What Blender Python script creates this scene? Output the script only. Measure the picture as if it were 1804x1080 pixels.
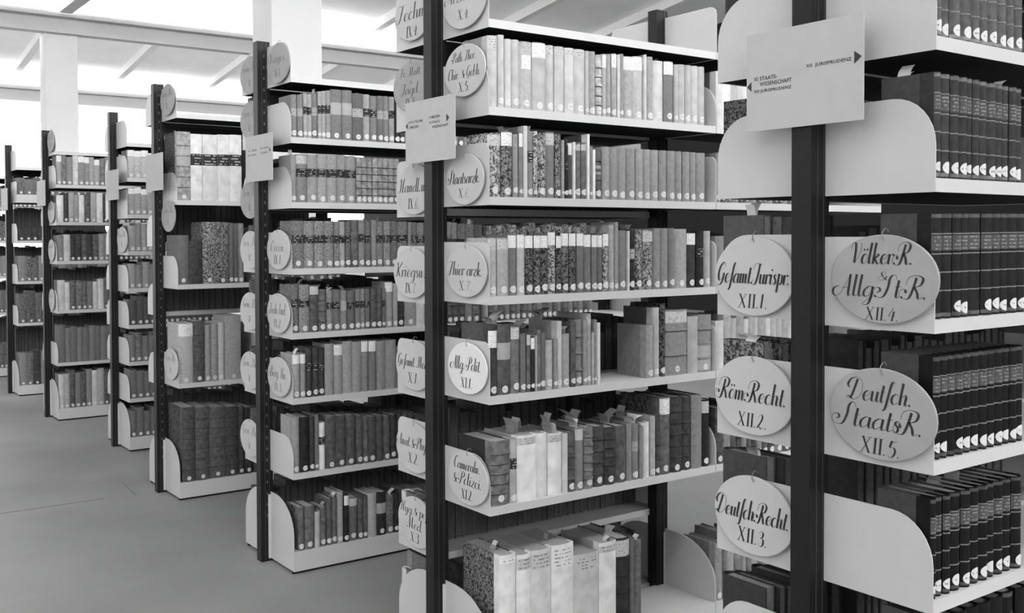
import bpy, math, random
from math import sin, cos, pi, radians
from mathutils import Vector, Matrix
sc = bpy.context.scene
for o in list(bpy.data.objects):
    bpy.data.objects.remove(o)
COL = sc.collection
R = random.Random(7)

# ------------------------------------------------------------------ camera
cd = bpy.data.cameras.new('camera')
cam = bpy.data.objects.new('camera', cd)
COL.objects.link(cam)
cd.sensor_width = 36; cd.lens = 36.1502; cd.shift_x = 0; cd.shift_y = -0.04587
cam.matrix_world = Matrix(((0.808463, 0.015321, -0.588347, -1.81399), (-0.588540, 0.016202, -0.808306, -2.98162), (-0.002852, 0.999751, 0.022116, 1.45104), (0, 0, 0, 1)))
cd.clip_start = .05
sc.camera = cam
sc.view_settings.view_transform = 'Standard'
sc.view_settings.look = 'None'
sc.view_settings.gamma = 1
sc.view_settings.use_curve_mapping = False
sc.view_settings.exposure = -0.48
sc.cycles.max_bounces = 6
sc.cycles.diffuse_bounces = 4

# ------------------------------------------------------------------ daylight
wd = bpy.data.worlds.new('overcast daylight')
sc.world = wd
wd.use_nodes = True
wd.node_tree.nodes['Background'].inputs[0].default_value = (1, 1, 1, 1)
wd.node_tree.nodes['Background'].inputs[1].default_value = 0.03
CLERESTORY = (15.0, 9.5, 9.0, 9.0, 8.0)        # sky through the saw-tooth roof glazing; first value is for the added bay
SIDEFILL = .68  # glow of unseen side windows, added to light the end panels
BACKWINDOW = 4.0

def area(name, loc, rot, sx, sy, power):
    l = bpy.data.lights.new(name, 'AREA')
    l.shape = 'RECTANGLE'; l.size = sx; l.size_y = sy; l.energy = power
    o = bpy.data.objects.new(name, l); COL.objects.link(o)
    o.location = loc; o.rotation_euler = rot
    return o


# ------------------------------------------------------------------ materials
MATS = {}
def newmat(name):
    m = bpy.data.materials.new(name); m.use_nodes = True
    nt = m.node_tree
    return m, nt, nt.nodes['Principled BSDF']
def grey(v): return (v, v, v, 1)
def plain(name, v, rough=.6, spec=.3, noise=0., scale=30., metal=0., bump=0.):
    if name in MATS: return MATS[name]
    m, nt, b = newmat(name)
    b.inputs['Roughness'].default_value = rough
    b.inputs['Specular IOR Level'].default_value = spec
    b.inputs['Metallic'].default_value = metal
    b.inputs['Base Color'].default_value = grey(v)
    if noise or bump:
        tc = nt.nodes.new('ShaderNodeTexCoord')
        n = nt.nodes.new('ShaderNodeTexNoise'); n.inputs['Scale'].default_value = scale; n.inputs['Detail'].default_value = 4
        nt.links.new(tc.outputs['Object'], n.inputs['Vector'])
        if noise:
            r = nt.nodes.new('ShaderNodeMapRange')
            r.inputs[1].default_value = .25; r.inputs[2].default_value = .75
            r.inputs[3].default_value = v * (1 - noise); r.inputs[4].default_value = v * (1 + noise)
            nt.links.new(n.outputs[0], r.inputs[0]); nt.links.new(r.outputs[0], b.inputs['Base Color'])
        if bump:
            bp = nt.nodes.new('ShaderNodeBump'); bp.inputs['Strength'].default_value = bump; bp.inputs['Distance'].default_value = .002
            nt.links.new(n.outputs[0], bp.inputs['Height']); nt.links.new(bp.outputs[0], b.inputs['Normal'])
    MATS[name] = m
    return m

K = 1.05
def lin(t): return min(.86, K * t ** 2.2)
def cover_mat(kind, tone):
    tone = round(tone / 4) * 4 / 100.
    name = {'p': 'cloth', 'm': 'marbled paper', 'v': 'vellum', 'k': 'leather', 'g': 'calf leather', 's': 'speckled paper'}[kind] + ' %d' % round(tone * 100)
    if name in MATS: return MATS[name]
    m, nt, b = newmat(name)
    v = lin(tone)
    b.inputs['Roughness'].default_value = .55 if kind in 'kg' else .75
    b.inputs['Specular IOR Level'].default_value = .18 if kind in 'kg' else .1
    tc = nt.nodes.new('ShaderNodeTexCoord')
    oi = nt.nodes.new('ShaderNodeObjectInfo')
    ad = nt.nodes.new('ShaderNodeVectorMath'); ad.operation = 'MULTIPLY_ADD'
    cx = nt.nodes.new('ShaderNodeCombineXYZ')
    nt.links.new(oi.outputs['Random'], cx.inputs[0]); nt.links.new(oi.outputs['Random'], cx.inputs[2])
    nt.links.new(cx.outputs[0], ad.inputs[0]); ad.inputs[1].default_value = (7, 7, 7)
    nt.links.new(tc.outputs['Object'], ad.inputs[2])
    n = nt.nodes.new('ShaderNodeTexNoise')
    sc_, det, lo, hi, a, c = {'p': (70, 3, .86, 1.14, .3, .7), 'v': (22, 5, .8, 1.12, .3, .7), 'k': (45, 5, .6, 1.5, .3, .72),
                              'g': (60, 4, .75, 1.3, .3, .7), 'm': (110, 2, .22, 1.75, .42, .58), 's': (190, 3, .62, 1.4, .38, .62)}[kind]
    n.inputs['Scale'].default_value = sc_; n.inputs['Detail'].default_value = det
    if kind == 'm': n.inputs['Distortion'].default_value = 1.2
    nt.links.new(ad.outputs[0], n.inputs['Vector'])
    r = nt.nodes.new('ShaderNodeMapRange')
    r.inputs[1].default_value = a; r.inputs[2].default_value = c
    r.inputs[3].default_value = v * lo; r.inputs[4].default_value = min(.9, v * hi)
    nt.links.new(n.outputs[0], r.inputs[0])
    # each book a slightly different tint
    rv = nt.nodes.new('ShaderNodeMapRange'); rv.inputs[3].default_value = .88; rv.inputs[4].default_value = 1.12
    nt.links.new(oi.outputs['Random'], rv.inputs[0])
    mu = nt.nodes.new('ShaderNodeMath'); mu.operation = 'MULTIPLY'
    nt.links.new(r.outputs[0], mu.inputs[0]); nt.links.new(rv.outputs[0], mu.inputs[1])
    nt.links.new(mu.outputs[0], b.inputs['Base Color'])
    MATS[name] = m
    return m

def label_mat(name, base, ink, nlines, lo, hi, density=.5, su=9.):
    """paper or leather title piece with rows of small unreadable type; uv runs 0..1 over the piece"""
    if name in MATS: return MATS[name]
    m, nt, b = newmat(name)
    b.inputs['Roughness'].default_value = .7
    N = nt.nodes.new; L = nt.links.new
    uv = N('ShaderNodeUVMap'); sp = N('ShaderNodeSeparateXYZ'); L(uv.outputs[0], sp.inputs[0])
    def math(op, x, y=None):
        q = N('ShaderNodeMath'); q.operation = op
        for i, s in enumerate((x, y)):
            if s is None: continue
            if isinstance(s, (int, float)): q.inputs[i].default_value = s
            else: L(s, q.inputs[i])
        return q.outputs[0]
    v = math('MULTIPLY', sp.outputs[1], nlines)
    fr = math('FRACT', v)
    band = math('MULTIPLY', math('GREATER_THAN', fr, .32), math('LESS_THAN', fr, .72))
    fl = math('FLOOR', v)
    oi = N('ShaderNodeObjectInfo')
    cb = N('ShaderNodeCombineXYZ'); L(math('MULTIPLY', sp.outputs[0], su), cb.inputs[0]); L(math('MULTIPLY', fl, 3.7), cb.inputs[1]); L(math('MULTIPLY', oi.outputs['Random'], 50), cb.inputs[2])
    n = N('ShaderNodeTexNoise'); n.inputs['Scale'].default_value = 1.; n.inputs['Detail'].default_value = 1
    L(cb.outputs[0], n.inputs['Vector'])
    ink_ = math('MULTIPLY', band, math('GREATER_THAN', n.outputs[0], 1 - density))
    inr = math('MULTIPLY', math('GREATER_THAN', sp.outputs[0], .12), math('LESS_THAN', sp.outputs[0], .88))
    inr = math('MULTIPLY', inr, math('MULTIPLY', math('GREATER_THAN', sp.outputs[1], lo), math('LESS_THAN', sp.outputs[1], hi)))
    f = math('MULTIPLY', ink_, inr)
    mx = N('ShaderNodeMix'); mx.data_type = 'RGBA'
    L(f, mx.inputs[0]); mx.inputs[6].default_value = grey(base); mx.inputs[7].default_value = grey(ink)
    L(mx.outputs[2], b.inputs['Base Color'])
    MATS[name] = m
    return m

STEEL = plain('light grey enamelled steel', .54, .45, .4, .03, 8)
UNDER = plain('dark underside and band shade', .02, .9, .1)  # near-black, for shelf undersides and the strips below raised bands
BLACK = plain('black enamelled steel', .012, .45, .22)
BLACKR = plain('black channel edge with painted glint', .05, .4, .4)  # paler than the post: light caught by the edges, put into the colour
HOLE = plain('punched slot with painted glimmer', .16, .6)  # light glimpsed through the slots, painted as grey patches
PAGES = plain('yellowed book block', .34, .9, .1, .25, 180)
SHADEPAGES = plain('shaded fore edges', .12, .9, .1, .25, 120)  # darker copy of the page tone, shade between shelves painted in
PAPER = plain('paper slip', .62, .9, .1, .08, 60)
PAPERD = plain('brown paper slip', .3, .9, .1, .08, 60)
GILT = plain('worn gilt tooling', .17, .5, .3, .6, 160)
WHITEDOT = label_mat('round paper shelfmark', .62, .25, 3, .3, .75, .45, 5.)
WLABEL = label_mat('pasted paper title label', .74, .42, 8, .04, .98, .47, 7.)
PLABEL = label_mat('faded paper title label', .5, .2, 7, .04, .98, .45, 9.)
BLABEL = label_mat('black leather title piece', .01, .36, 4, .0, 1., .5, 3.5)
LLABEL = label_mat('pale title piece with gilt rules', .34, .12, 4, .06, .96, .45, 8.)
DPATCH = plain('pale leather patch', .36, .7, .2, .1, 60)
PLAQUE = plain('cream painted board', .52, .7, .2, .05, 14)
PLAQUED = plain('yellowed painted board', .36, .7, .2, .10, 10)
PLAQUEL = plain('fresh white board', .74, .7, .2, .03, 14)
INK = plain('black paint lettering', .035, .6, .3)
INKF = plain('faded paint lettering', .14, .7, .2)
SIGN = plain('white card', .48, .7, .2, .03, 20)
WIRE = plain('bent wire', .28, .4, .5, metal=.6)
WHITEWALL = plain('white plaster', .72, .9, .1, .03, 3)
GREYROOF = plain('painted roof boards', .84, .9, .1, .04, 2)
BEAMM = plain('painted steel beam', .55, .8, .2, .04, 3)

def floor_mat():
    m, nt, b = newmat('grey linoleum')
    N = nt.nodes.new; L = nt.links.new
    tc = N('ShaderNodeTexCoord'); n = N('ShaderNodeTexNoise'); n.inputs['Scale'].default_value = 1.3; n.inputs['Detail'].default_value = 6
    L(tc.outputs['Object'], n.inputs['Vector'])
    n2 = N('ShaderNodeTexNoise'); n2.inputs['Scale'].default_value = 160; n2.inputs['Detail'].default_value = 2
    L(tc.outputs['Object'], n2.inputs['Vector'])
    ad = N('ShaderNodeMath'); ad.operation = 'MULTIPLY_ADD'; L(n2.outputs[0], ad.inputs[0]); ad.inputs[1].default_value = .45; L(n.outputs[0], ad.inputs[2])
    r = N('ShaderNodeMapRange'); r.inputs[1].default_value = .45; r.inputs[2].default_value = 1.; r.inputs[3].default_value = .205; r.inputs[4].default_value = .30
    L(ad.outputs[0], r.inputs[0]); L(r.outputs[0], b.inputs['Base Color'])
    b.inputs['Roughness'].default_value = .5; b.inputs['Specular IOR Level'].default_value = .3
    return m
def glow(name, s):
    m, nt, b = newmat(name)
    b.inputs['Base Color'].default_value = grey(.8)
    b.inputs['Emission Color'].default_value = (1, 1, 1, 1); b.inputs['Emission Strength'].default_value = s
    return m

# ------------------------------------------------------------------ mesh helpers
class MB:
    def __init__(s): s.v = []; s.f = []; s.m = []; s.u = {}
    def face(s, pts, mi=0, uv=None):
        i = len(s.v); s.v += [tuple(p) for p in pts]; s.f.append(tuple(range(i, i + len(pts)))); s.m.append(mi)
        if uv: s.u[len(s.f) - 1] = uv
    def box(s, a, b, mi=0, bottom=None):
        x0, y0, z0 = a; x1, y1, z1 = b
        i = len(s.v)
        s.v += [(x0, y0, z0), (x1, y0, z0), (x1, y1, z0), (x0, y1, z0), (x0, y0, z1), (x1, y0, z1), (x1, y1, z1), (x0, y1, z1)]
        for k, q in enumerate(((3, 2, 1, 0), (4, 5, 6, 7), (0, 1, 5, 4), (1, 2, 6, 5), (2, 3, 7, 6), (3, 0, 4, 7))):
            s.f.append(tuple(i + j for j in q)); s.m.append(mi if k or bottom is None else bottom)
    def prism_x(s, poly, x0, x1, mi=0):
        """poly: (y,z) counter-clockwise seen from +X"""
        i = len(s.v); n = len(poly)
        s.v += [(x0, y, z) for y, z in poly] + [(x1, y, z) for y, z in poly]
        s.f.append(tuple(i + n + k for k in range(n))); s.m.append(mi)
        s.f.append(tuple(i + k for k in reversed(range(n)))); s.m.append(mi)
        for k in range(n):
            j = (k + 1) % n
            s.f.append((i + k, i + j, i + n + j, i + n + k)); s.m.append(mi)
    def tube(s, pts, r, n=6, mi=0):
        pts = [Vector(p) for p in pts]; rings = []
        for k, p in enumerate(pts):
            t = (pts[min(k + 1, len(pts) - 1)] - pts[max(k - 1, 0)]).normalized()
            a = t.orthogonal().normalized(); b = t.cross(a)
            rings.append([p + r * (cos(2 * pi * j / n) * a + sin(2 * pi * j / n) * b) for j in range(n)])
        i = len(s.v)
        for q in rings: s.v += [tuple(p) for p in q]
        for k in range(len(rings) - 1):
            for j in range(n):
                a0 = i + k * n + j; a1 = i + k * n + (j + 1) % n
                s.f.append((a0, a1, a1 + n, a0 + n)); s.m.append(mi)
        s.f.append(tuple(i + j for j in reversed(range(n)))); s.m.append(mi)
        s.f.append(tuple(i + (len(rings) - 1) * n + j for j in range(n))); s.m.append(mi)
    def mesh(s, name, mats):
        me = bpy.data.meshes.new(name)
        me.from_pydata(s.v, [], s.f)
        for m in (mats if isinstance(mats, (list, tuple)) else [mats]): me.materials.append(m)
        me.polygons.foreach_set('material_index', s.m)
        if s.u:
            l = me.uv_layers.new(name='UVMap')
            for fi, uv in s.u.items():
                for k, li in enumerate(me.polygons[fi].loop_indices): l.data[li].uv = uv[k]
        me.update()
        return me
def obj(name, mb, mats, parent=None, loc=None):
    o = bpy.data.objects.new(name, mb.mesh(name, mats)); COL.objects.link(o)
    if parent: o.parent = parent
    if loc: o.location = loc
    return o
def tag(o, label=None, cat=None, group=None, kind=None):
    for k, v in (('label', label), ('category', cat), ('group', group), ('kind', kind)):
        if v: o[k] = v
    return o
def empty(name, loc):
    o = bpy.data.objects.new(name, None); COL.objects.link(o); o.location = loc; o.empty_display_size = .05
    return o
def struct(name, mb, mats, parent=None):
    o = obj(name, mb, mats, parent)
    if not parent: o['kind'] = 'structure'
    return o

# ------------------------------------------------------------------ the hall
fl = MB(); fl.face([(-9, -15, 0), (13, -15, 0), (13, 25, 0), (-9, 25, 0)])
for y, x0, x1 in ((2.962, -4.5, -.3), (6.6, -4.5, -.3), (-.6, -4.5, -.4)):
    fl.box((x0, y - .0025, .0), (x1, y + .0025, .0008), 1)
for x0, y0, x1, y1 in ((-.115, 3.29, -.14, 2.93),):
    fl.face([(x0, y0, .0008), (x1, y1, .0008), (x1 + .004, y1, .0008), (x0 + .004, y0, .0008)][::-1], 1)
struct('floor', fl, [floor_mat(), plain('seam', .12, .8)])
LOW, HIGH, BB, BT = 5.16, 6.3, 4.45, 4.72
BAYS = (-11.5, -3.3, 4.9, 13.2, 21.4)  # first bay, unseen behind the camera, added to light the shelf fronts
X0, X1 = -9., 13.
ce = MB()
for i, y in enumerate(BAYS):
    y2 = BAYS[i + 1] if i < 4 else 25.
    z2 = LOW if i < 4 else HIGH - (HIGH - LOW) * 3.6 / 8.2
    ce.box((X0, y, HIGH), (X1, y + .01, HIGH + .1))
    ce.face([(X0, y, HIGH), (X0, y2, z2), (X1, y2, z2), (X1, y, HIGH)])
    ce.face([(X0, y, HIGH + .1), (X1, y, HIGH + .1), (X1, y2, z2 + .1), (X0, y2, z2 + .1)])
struct('ceiling', ce, GREYROOF)
n = 0
for i, y in enumerate(BAYS):
    w = MB(); w.box((X0, y - .02, BT), (X1, y + .02, HIGH))
    n += 1
    wo = struct('window_%d' % n, w, glow('sky behind wired roof glass %d' % n, CLERESTORY[i]))
    f = MB()
    f.box((X0, y - .05, HIGH - .06), (X1, y + .05, HIGH)); f.box((X0, y - .05, BT), (X1, y + .05, BT + .05))
    struct('window_frame', f, BEAMM, wo)
    b = MB(); yb = y
    b.box((X0, yb - .1, BB), (X1, yb + .1, BB + .05)); b.box((X0, yb - .03, BB + .05), (X1, yb + .03, BT)); b.box((X0, yb - .16, BT - .04), (X1, yb + .16, BT))
    struct('trim_%d' % n, b, BEAMM)
    if i:
        rf = MB()
        ylo = BAYS[i]; yhi = BAYS[i - 1]
        for k in range(10):
            x = X0 + 1.1 + k * 2.1
            t = .16
            p = [(ylo, LOW), (yhi, HIGH), (yhi, HIGH - t), (ylo, LOW - t)]
            rf.prism_x(p, x, x + .14)
        struct('trim_%d' % (n + 10), rf, WHITEWALL)
for i, (x, y) in enumerate(((1.53, 4.9), (1.56, 13.2))):
    c = MB(); c.box((x, y, 0), (x + .44, y + .4, BB)); c.box((x - .02, y - .02, 0), (x + .46, y + .42, .1))
    struct('column_%d' % (i + 1), c, WHITEWALL)
st = MB()
st.box((1.72, 8.0, 4.74), (1.9, 13.1, 4.86))
struct('trim_20', st, WHITEWALL)
wb = MB()
wb.box((X0, 25, 0), (X1, 25.2, 1.1)); wb.box((X0, 25, 4.4), (X1, 25.2, 6.4))
struct('wall_back', wb, WHITEWALL)
w = MB(); w.box((X0, 25.05, 1.1), (X1, 25.1, 4.4))
wo = struct('window_6', w, glow('milky back windows', BACKWINDOW))
f = MB()
for k in range(12): f.box((X0 + 2 * k - .03, 25.0, 1.1), (X0 + 2 * k + .03, 25.06, 4.4))
f.box((X0, 25.0, 2.7), (X1, 25.06, 2.76))
struct('window_frame', f, WHITEWALL, wo)
wr = MB(); wr.box((X1, -15, 0), (X1 + .2, 25, 6.4))
struct('wall_right', wr, plain('plaster with painted gap shade', .02, .9, .1))  # painted near-black so gaps between the shelves look shaded
wf = MB(); wf.box((X0, -15.2, 0), (X1, -15, 6.4))
struct('wall_front', wf, WHITEWALL)
wl = MB()
wl.box((X0 - .2, -15, 0), (X0, 25, .9)); wl.box((X0 - .2, -15, 4.2), (X0, 25, 6.4))
struct('wall_left', wl, WHITEWALL)
w = MB(); w.box((X0 - .1, -15, .9), (X0 - .05, 25, 4.2))
wo = struct('window_7', w, glow('added side windows', SIDEFILL))
f = MB()
for k in range(20): f.box((X0 - .06, -15 + 2 * k - .03, .9), (X0, -15 + 2 * k + .03, 4.2))
struct('window_frame', f, WHITEWALL, wo)

# ------------------------------------------------------------------ bookcases
G = .0157; LIP = .026
RK = {
 0: (-0.047, -1.6248, 0.2547, [(2.06, 'B'), (1.797, 'B'), (1.5325, 'B'), (1.267, 'B'), (1.0006, 'B'), (0.737, 'B'), (0.455, 'B'), (0, 'B')], [(2.06, 'B'), (1.8, 'B'), (1.5355, 'B'), (1.272, 'B'), (1.0, 'B'), (0.7335, 'B'), (0.45, 'B'), (0, 'B')], 1, 2, 2.32, 0),
 1: (0.0, -0.0848, 0.27, [(2.097, 'S'), (1.8275, 'B'), (1.5495, 'S'), (1.2393, 'S'), (0.9287, 'S'), (0.5809, 'B'), (0, 'B')], [(2.101, 'S'), (1.82, 'S'), (1.5203, 'S'), (1.2251, 'S'), (0.9006, 'S'), (0.6234, 'S'), (0.3628, 'B'), (0, 'B')], 2, 3, 2.32, 0),
 2: (0.009, 1.393, 0.2573, [(2.1126, 'B'), (1.8532, 'B'), (1.5756, 'B'), (1.2913, 'B'), (1.0139, 'B'), (0.7332, 'B'), (0.4094, 'B'), (0, 'B')], [(2.1126, 'B'), (1.86, 'B'), (1.57, 'B'), (1.29, 'B'), (1.01, 'B'), (0.73, 'B'), (0.41, 'B'), (0, 'B')], 2, 3, 2.32, 1),
 3: (0.022, 2.9325, 0.261, [(2.107, 'B'), (1.631, 'B'), (1.167, 'B'), (0.6207, 'B'), (0, 'B')], [(2.107, 'B'), (1.75, 'B'), (1.4, 'B'), (1.0, 'B'), (0.6, 'B'), (0, 'B')], 2, 3, 2.32, 1),
 4: (0.175, 4.43, 0.26, [(2.067, 'B'), (1.83, 'B'), (1.582, 'S'), (1.333, 'B'), (1.083, 'B'), (0.834, 'B'), (0.584, 'B'), (0.334, 'B'), (0, 'B')], [(2.067, 'B'), (1.83, 'B'), (1.582, 'S'), (1.333, 'B'), (1.083, 'B'), (0.834, 'B'), (0.584, 'B'), (0.334, 'B'), (0, 'B')], 1, 2, 2.32, 0),
 5: (0.059, 5.976, 0.26, [(2.11, 'B'), (1.847, 'B'), (1.552, 'B'), (1.243, 'B'), (0.853, 'B'), (0.435, 'B'), (0, 'B')], [(2.11, 'B'), (1.847, 'B'), (1.552, 'B'), (1.243, 'B'), (0.853, 'B'), (0.435, 'B'), (0, 'B')], 1, 2, 2.32, 0),
 6: (0.063, 7.559, 0.26, [(2.076, 'B'), (1.776, 'T'), (1.403, 'B'), (1.029, 'B'), (0.645, 'B'), (0, 'B')], [(2.076, 'B'), (1.776, 'B'), (1.403, 'B'), (1.029, 'B'), (0.645, 'B'), (0, 'B')], 1, 2, 2.32, 0),
 7: (0.07, 9.09, 0.26, [(2.07, 'B'), (1.75, 'B'), (1.4, 'B'), (1.03, 'B'), (0.65, 'B'), (0, 'B')], [(2.07, 'B'), (1.75, 'B'), (1.4, 'B'), (1.03, 'B'), (0.65, 'B'), (0, 'B')], 1, 2, 2.32, 0)}
RLAB = [(0, 'nearest bookcase of pale steel shelves, hung with the XII law plaques'), (1, 'second nearest bookcase, light shelves on black posts, with Staatsarzk. and Polizei plaques'), (2, 'third bookcase from the camera, its slotted black post carrying eight shelf rows'), (3, 'fourth bookcase from the camera, widely spaced shelves holding tall folios'), (4, 'fifth bookcase, set back from the aisle, with closely spaced shelves'), (5, 'sixth bookcase along the aisle, bare white wall showing above it'), (6, 'seventh bookcase along the aisle with one deep fronted upper shelf'), (7, 'last bookcase in the line, cut by the picture edge')]
def panel_poly(yi, yo, z0, z1, rx, rz):
    """end plate outline in (y,z); yi inner, yo outer edge; the upper outer corner is rounded"""
    s = 1 if yo > yi else -1
    p = [(yi, z0), (yo, z0)]
    for k in range(9):
        a = pi / 2 * k / 8
        p.append((yo - s * rx * (1 - cos(a)), z1 - rz * (1 - sin(a))))
    p.append((yi, z1))
    return p if s > 0 else p[::-1]
def shelf(parent, x0, y0, length, side, d, zl, kind, base=False, lip=LIP, ends=(True, True)):
    """side -1: towards the camera, +1: away; local to the bookcase, zl = under edge of the front lip"""
    yi = side * G; yo = side * (G + d)
    a, b = min(yi, yo), max(yi, yo)
    m = MB()
    if base:
        ya, yb = (a + .0205, b) if side < 0 else (a, b - .0205)
        m.box((x0, ya, .072), (x0 + length, yb, .097), 0)
        yk = yo - side * .002
        m.box((x0, min(yo, yo - side * .02), .012), (x0 + length, max(yo, yo - side * .02), .097), 0)
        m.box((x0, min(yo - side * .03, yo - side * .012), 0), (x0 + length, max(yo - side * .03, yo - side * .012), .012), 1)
    else:
        ya, yb = (a + .0016, b) if side < 0 else (a, b - .0016)
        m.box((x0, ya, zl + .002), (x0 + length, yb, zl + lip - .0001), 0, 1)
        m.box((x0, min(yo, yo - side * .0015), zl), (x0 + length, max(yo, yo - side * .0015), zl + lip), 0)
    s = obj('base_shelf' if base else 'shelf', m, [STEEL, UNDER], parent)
    for e, xx in ((0, x0 - .0022), (1, x0 + length + .0002)):
        if not ends[e]: continue
        p = MB()
        if base: pl = panel_poly(yi, yo, .012 if e == 0 else .012, .312, .2, .15)
        elif kind == 'B': pl = panel_poly(yi, yo, zl, zl + .182, .09, .095)
        else: pl = panel_poly(yi, yo, zl, zl + .195, .03, .03)
        p.prism_x(pl, xx, xx + .002)
        if base and e == 0:
            y_ = yi + side * .009
            p.box((xx - .012, min(y_, y_ + side * .002), .012), (xx, max(y_, y_ + side * .002), .3))
        obj('end_panel', p, STEEL, s)
    return s
def post(parent, x, top, holes):
    """a U channel of black steel: plain face to the aisle, slotted cheeks"""
    m = MB()
    xa, xb = x - .046, x + .012
    w = .0245
    m.box((xa, -w, 0), (xa + .004, w, top))
    for s in (-1, 1):
        y0, y1 = (s * w, s * (w - .004)) if s > 0 else (s * w, s * (w - .004))
        m.box((xa + .004, min(y0, y1), 0), (xb, max(y0, y1), top))
        for xe in (xa + .02, xa + .04):
            m.box((xe - .0008, min(s * w, s * (w + .0012)), 0), (xe + .0008, max(s * w, s * (w + .0012)), top), 1)
        if holes:
            z = .2
            while z < top - .03:
                m.box((xa + .028, min(s * w, s * (w + .0003)), z), (xa + .033, max(s * w, s * (w + .0003)), z + .012), 2)
                z += .05
    m.box((xb - .004, -.014, 0), (xb, .014, top))
    return obj('post', m, [BLACK, BLACKR, HOLE], parent)
CASES = {}
def bookcase(r, label):
    x, y, d, near, far, bays, posts, top, holes = RK[r]
    e = tag(empty('bookcase', (x, y, 0)), label, 'bookcase', 'double-sided steel bookcases in a line')
    CASES[r] = e
    for k in range(posts): post(e, k * 1.012, top, holes)
    cb = MB()
    L_ = (posts - 1) * 1.012 if posts > 1 else 1.0
    cb.box((.012, -.012, 2.03), (L_, .012, 2.085)); obj('crossbar', cb, BLACK, e)
    cb = MB(); cb.box((.012, -.012, .02), (L_, .012, .075)); obj('crossbar', cb, BLACK, e)
    for side, lst in ((-1, near), (1, far)):
        for zl, kind in lst:
            for b in range(bays if side < 0 else 1):
                lp = LIP
                if kind == 'T': lp = .075
                shelf(e, .0022 + b * 1.0145, 0, 1.0075, side, d, zl, kind, base=(zl == 0), lip=lp)
    return e
for r, label in RLAB: bookcase(r, label)

# ------------------------------------------------------------------ books
NSEG = 6
def arc(w, a, off=0.):
    """points of the rounded back, left to right; y=0 is its crown"""
    return [(w * k / NSEG, a * (2. * k / NSEG - 1) ** 2 - off) for k in range(NSEG + 1)]
def ay(w, a, x): return a * (2. * x / w - 1) ** 2
def cover_into(m, w, h, d, a, off, ms, mbd, bands, mshade=2):
    """binding of one book into MB m. off: function (x,y,z)->point; ms spine material, mbd board material"""
    t = .0028 if w > .012 else .0012
    hinge = min(.03, d * .25)
    out = [(0, d), (0, a + hinge)] + arc(w, a) + [(w, a + hinge), (w, d)]
    inn = [(t, d), (t, a + hinge)] + [(t + (w - 2 * t) * k / NSEG, a * (2. * k / NSEG - 1) ** 2 + t) for k in range(NSEG + 1)] + [(w - t, a + hinge), (w - t, d)]
    n = len(out)
    for k in range(n - 1):
        mi = mbd if k in (0, n - 2) else ms
        p, q, pi_, qi = out[k], out[k + 1], inn[k], inn[k + 1]
        m.face([off(*p, 0), off(*q, 0), off(*q, h), off(*p, h)], mi)
        m.face([off(*pi_, h), off(*qi, h), off(*qi, 0), off(*pi_, 0)], mi)
        m.face([off(*p, h), off(*q, h), off(*qi, h), off(*pi_, h)], mi)
        m.face([off(*qi, 0), off(*q, 0), off(*p, 0), off(*pi_, 0)], mi)
    for k in (0, n - 1):
        p, q = out[k], inn[k]
        m.face([off(*p, 0), off(*p, h), off(*q, h), off(*q, 0)], mbd)
    for j in range(bands):
        z = h * (.12 + .76 * (j + .5) / bands) if bands < 6 else h * (.1 + .82 * (j + .5) / bands)
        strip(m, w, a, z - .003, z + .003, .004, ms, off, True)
        strip(m, w, a, z - .0056, z - .003, .0004, mshade, off)  # shadow below the raised band, painted on as a dark strip
def strip(m, w, a, z0, z1, o, mi, off, thick=False, x0=0., x1=1., uv=False):
    pts = [p for p in arc(w, a, o)]
    k0 = int(round(x0 * NSEG)); k1 = int(round(x1 * NSEG))
    for k in range(k0, k1):
        p, q = pts[k], pts[k + 1]
        u0 = (k - k0) / (k1 - k0); u1 = (k + 1 - k0) / (k1 - k0)
        m.face([off(*p, z0), off(*q, z0), off(*q, z1), off(*p, z1)], mi, [(u0, 0), (u1, 0), (u1, 1), (u0, 1)] if uv else None)
        if thick:
            P, Q = (p[0], p[1] + o), (q[0], q[1] + o)
            m.face([off(*p, z1), off(*q, z1), off(*Q, z1), off(*P, z1)], mi)
            m.face([off(*P, z0), off(*Q, z0), off(*q, z0), off(*p, z0)], mi)
def dot(m, w, a, cx, cz, r, mi, off, o=.0007):
    N = 14; rings = [(0, [(cx, cz)])]
    def P(x, z): return off(x, ay(w, a, x) - o, z)
    prev = None
    for k in (1, 2, 3):
        rr = r * k / 3
        cur = [(min(max(cx + rr * cos(2 * pi * j / N), .0004), w - .0004), cz + rr * sin(2 * pi * j / N)) for j in range(N)]
        for j in range(N):
            i = (j + 1) % N
            uvf = lambda q: (.5 + .5 * (q[0] - cx) / r, .5 + .5 * (q[1] - cz) / r)
            if prev is None:
                m.face([P(cx, cz), P(*cur[j]), P(*cur[i])], mi, [(.5, .5), uvf(cur[j]), uvf(cur[i])])
            else:
                m.face([P(*prev[j]), P(*cur[j]), P(*cur[i]), P(*prev[i])], mi, [uvf(prev[j]), uvf(cur[j]), uvf(cur[i]), uvf(prev[i])])
        prev = cur
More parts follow.
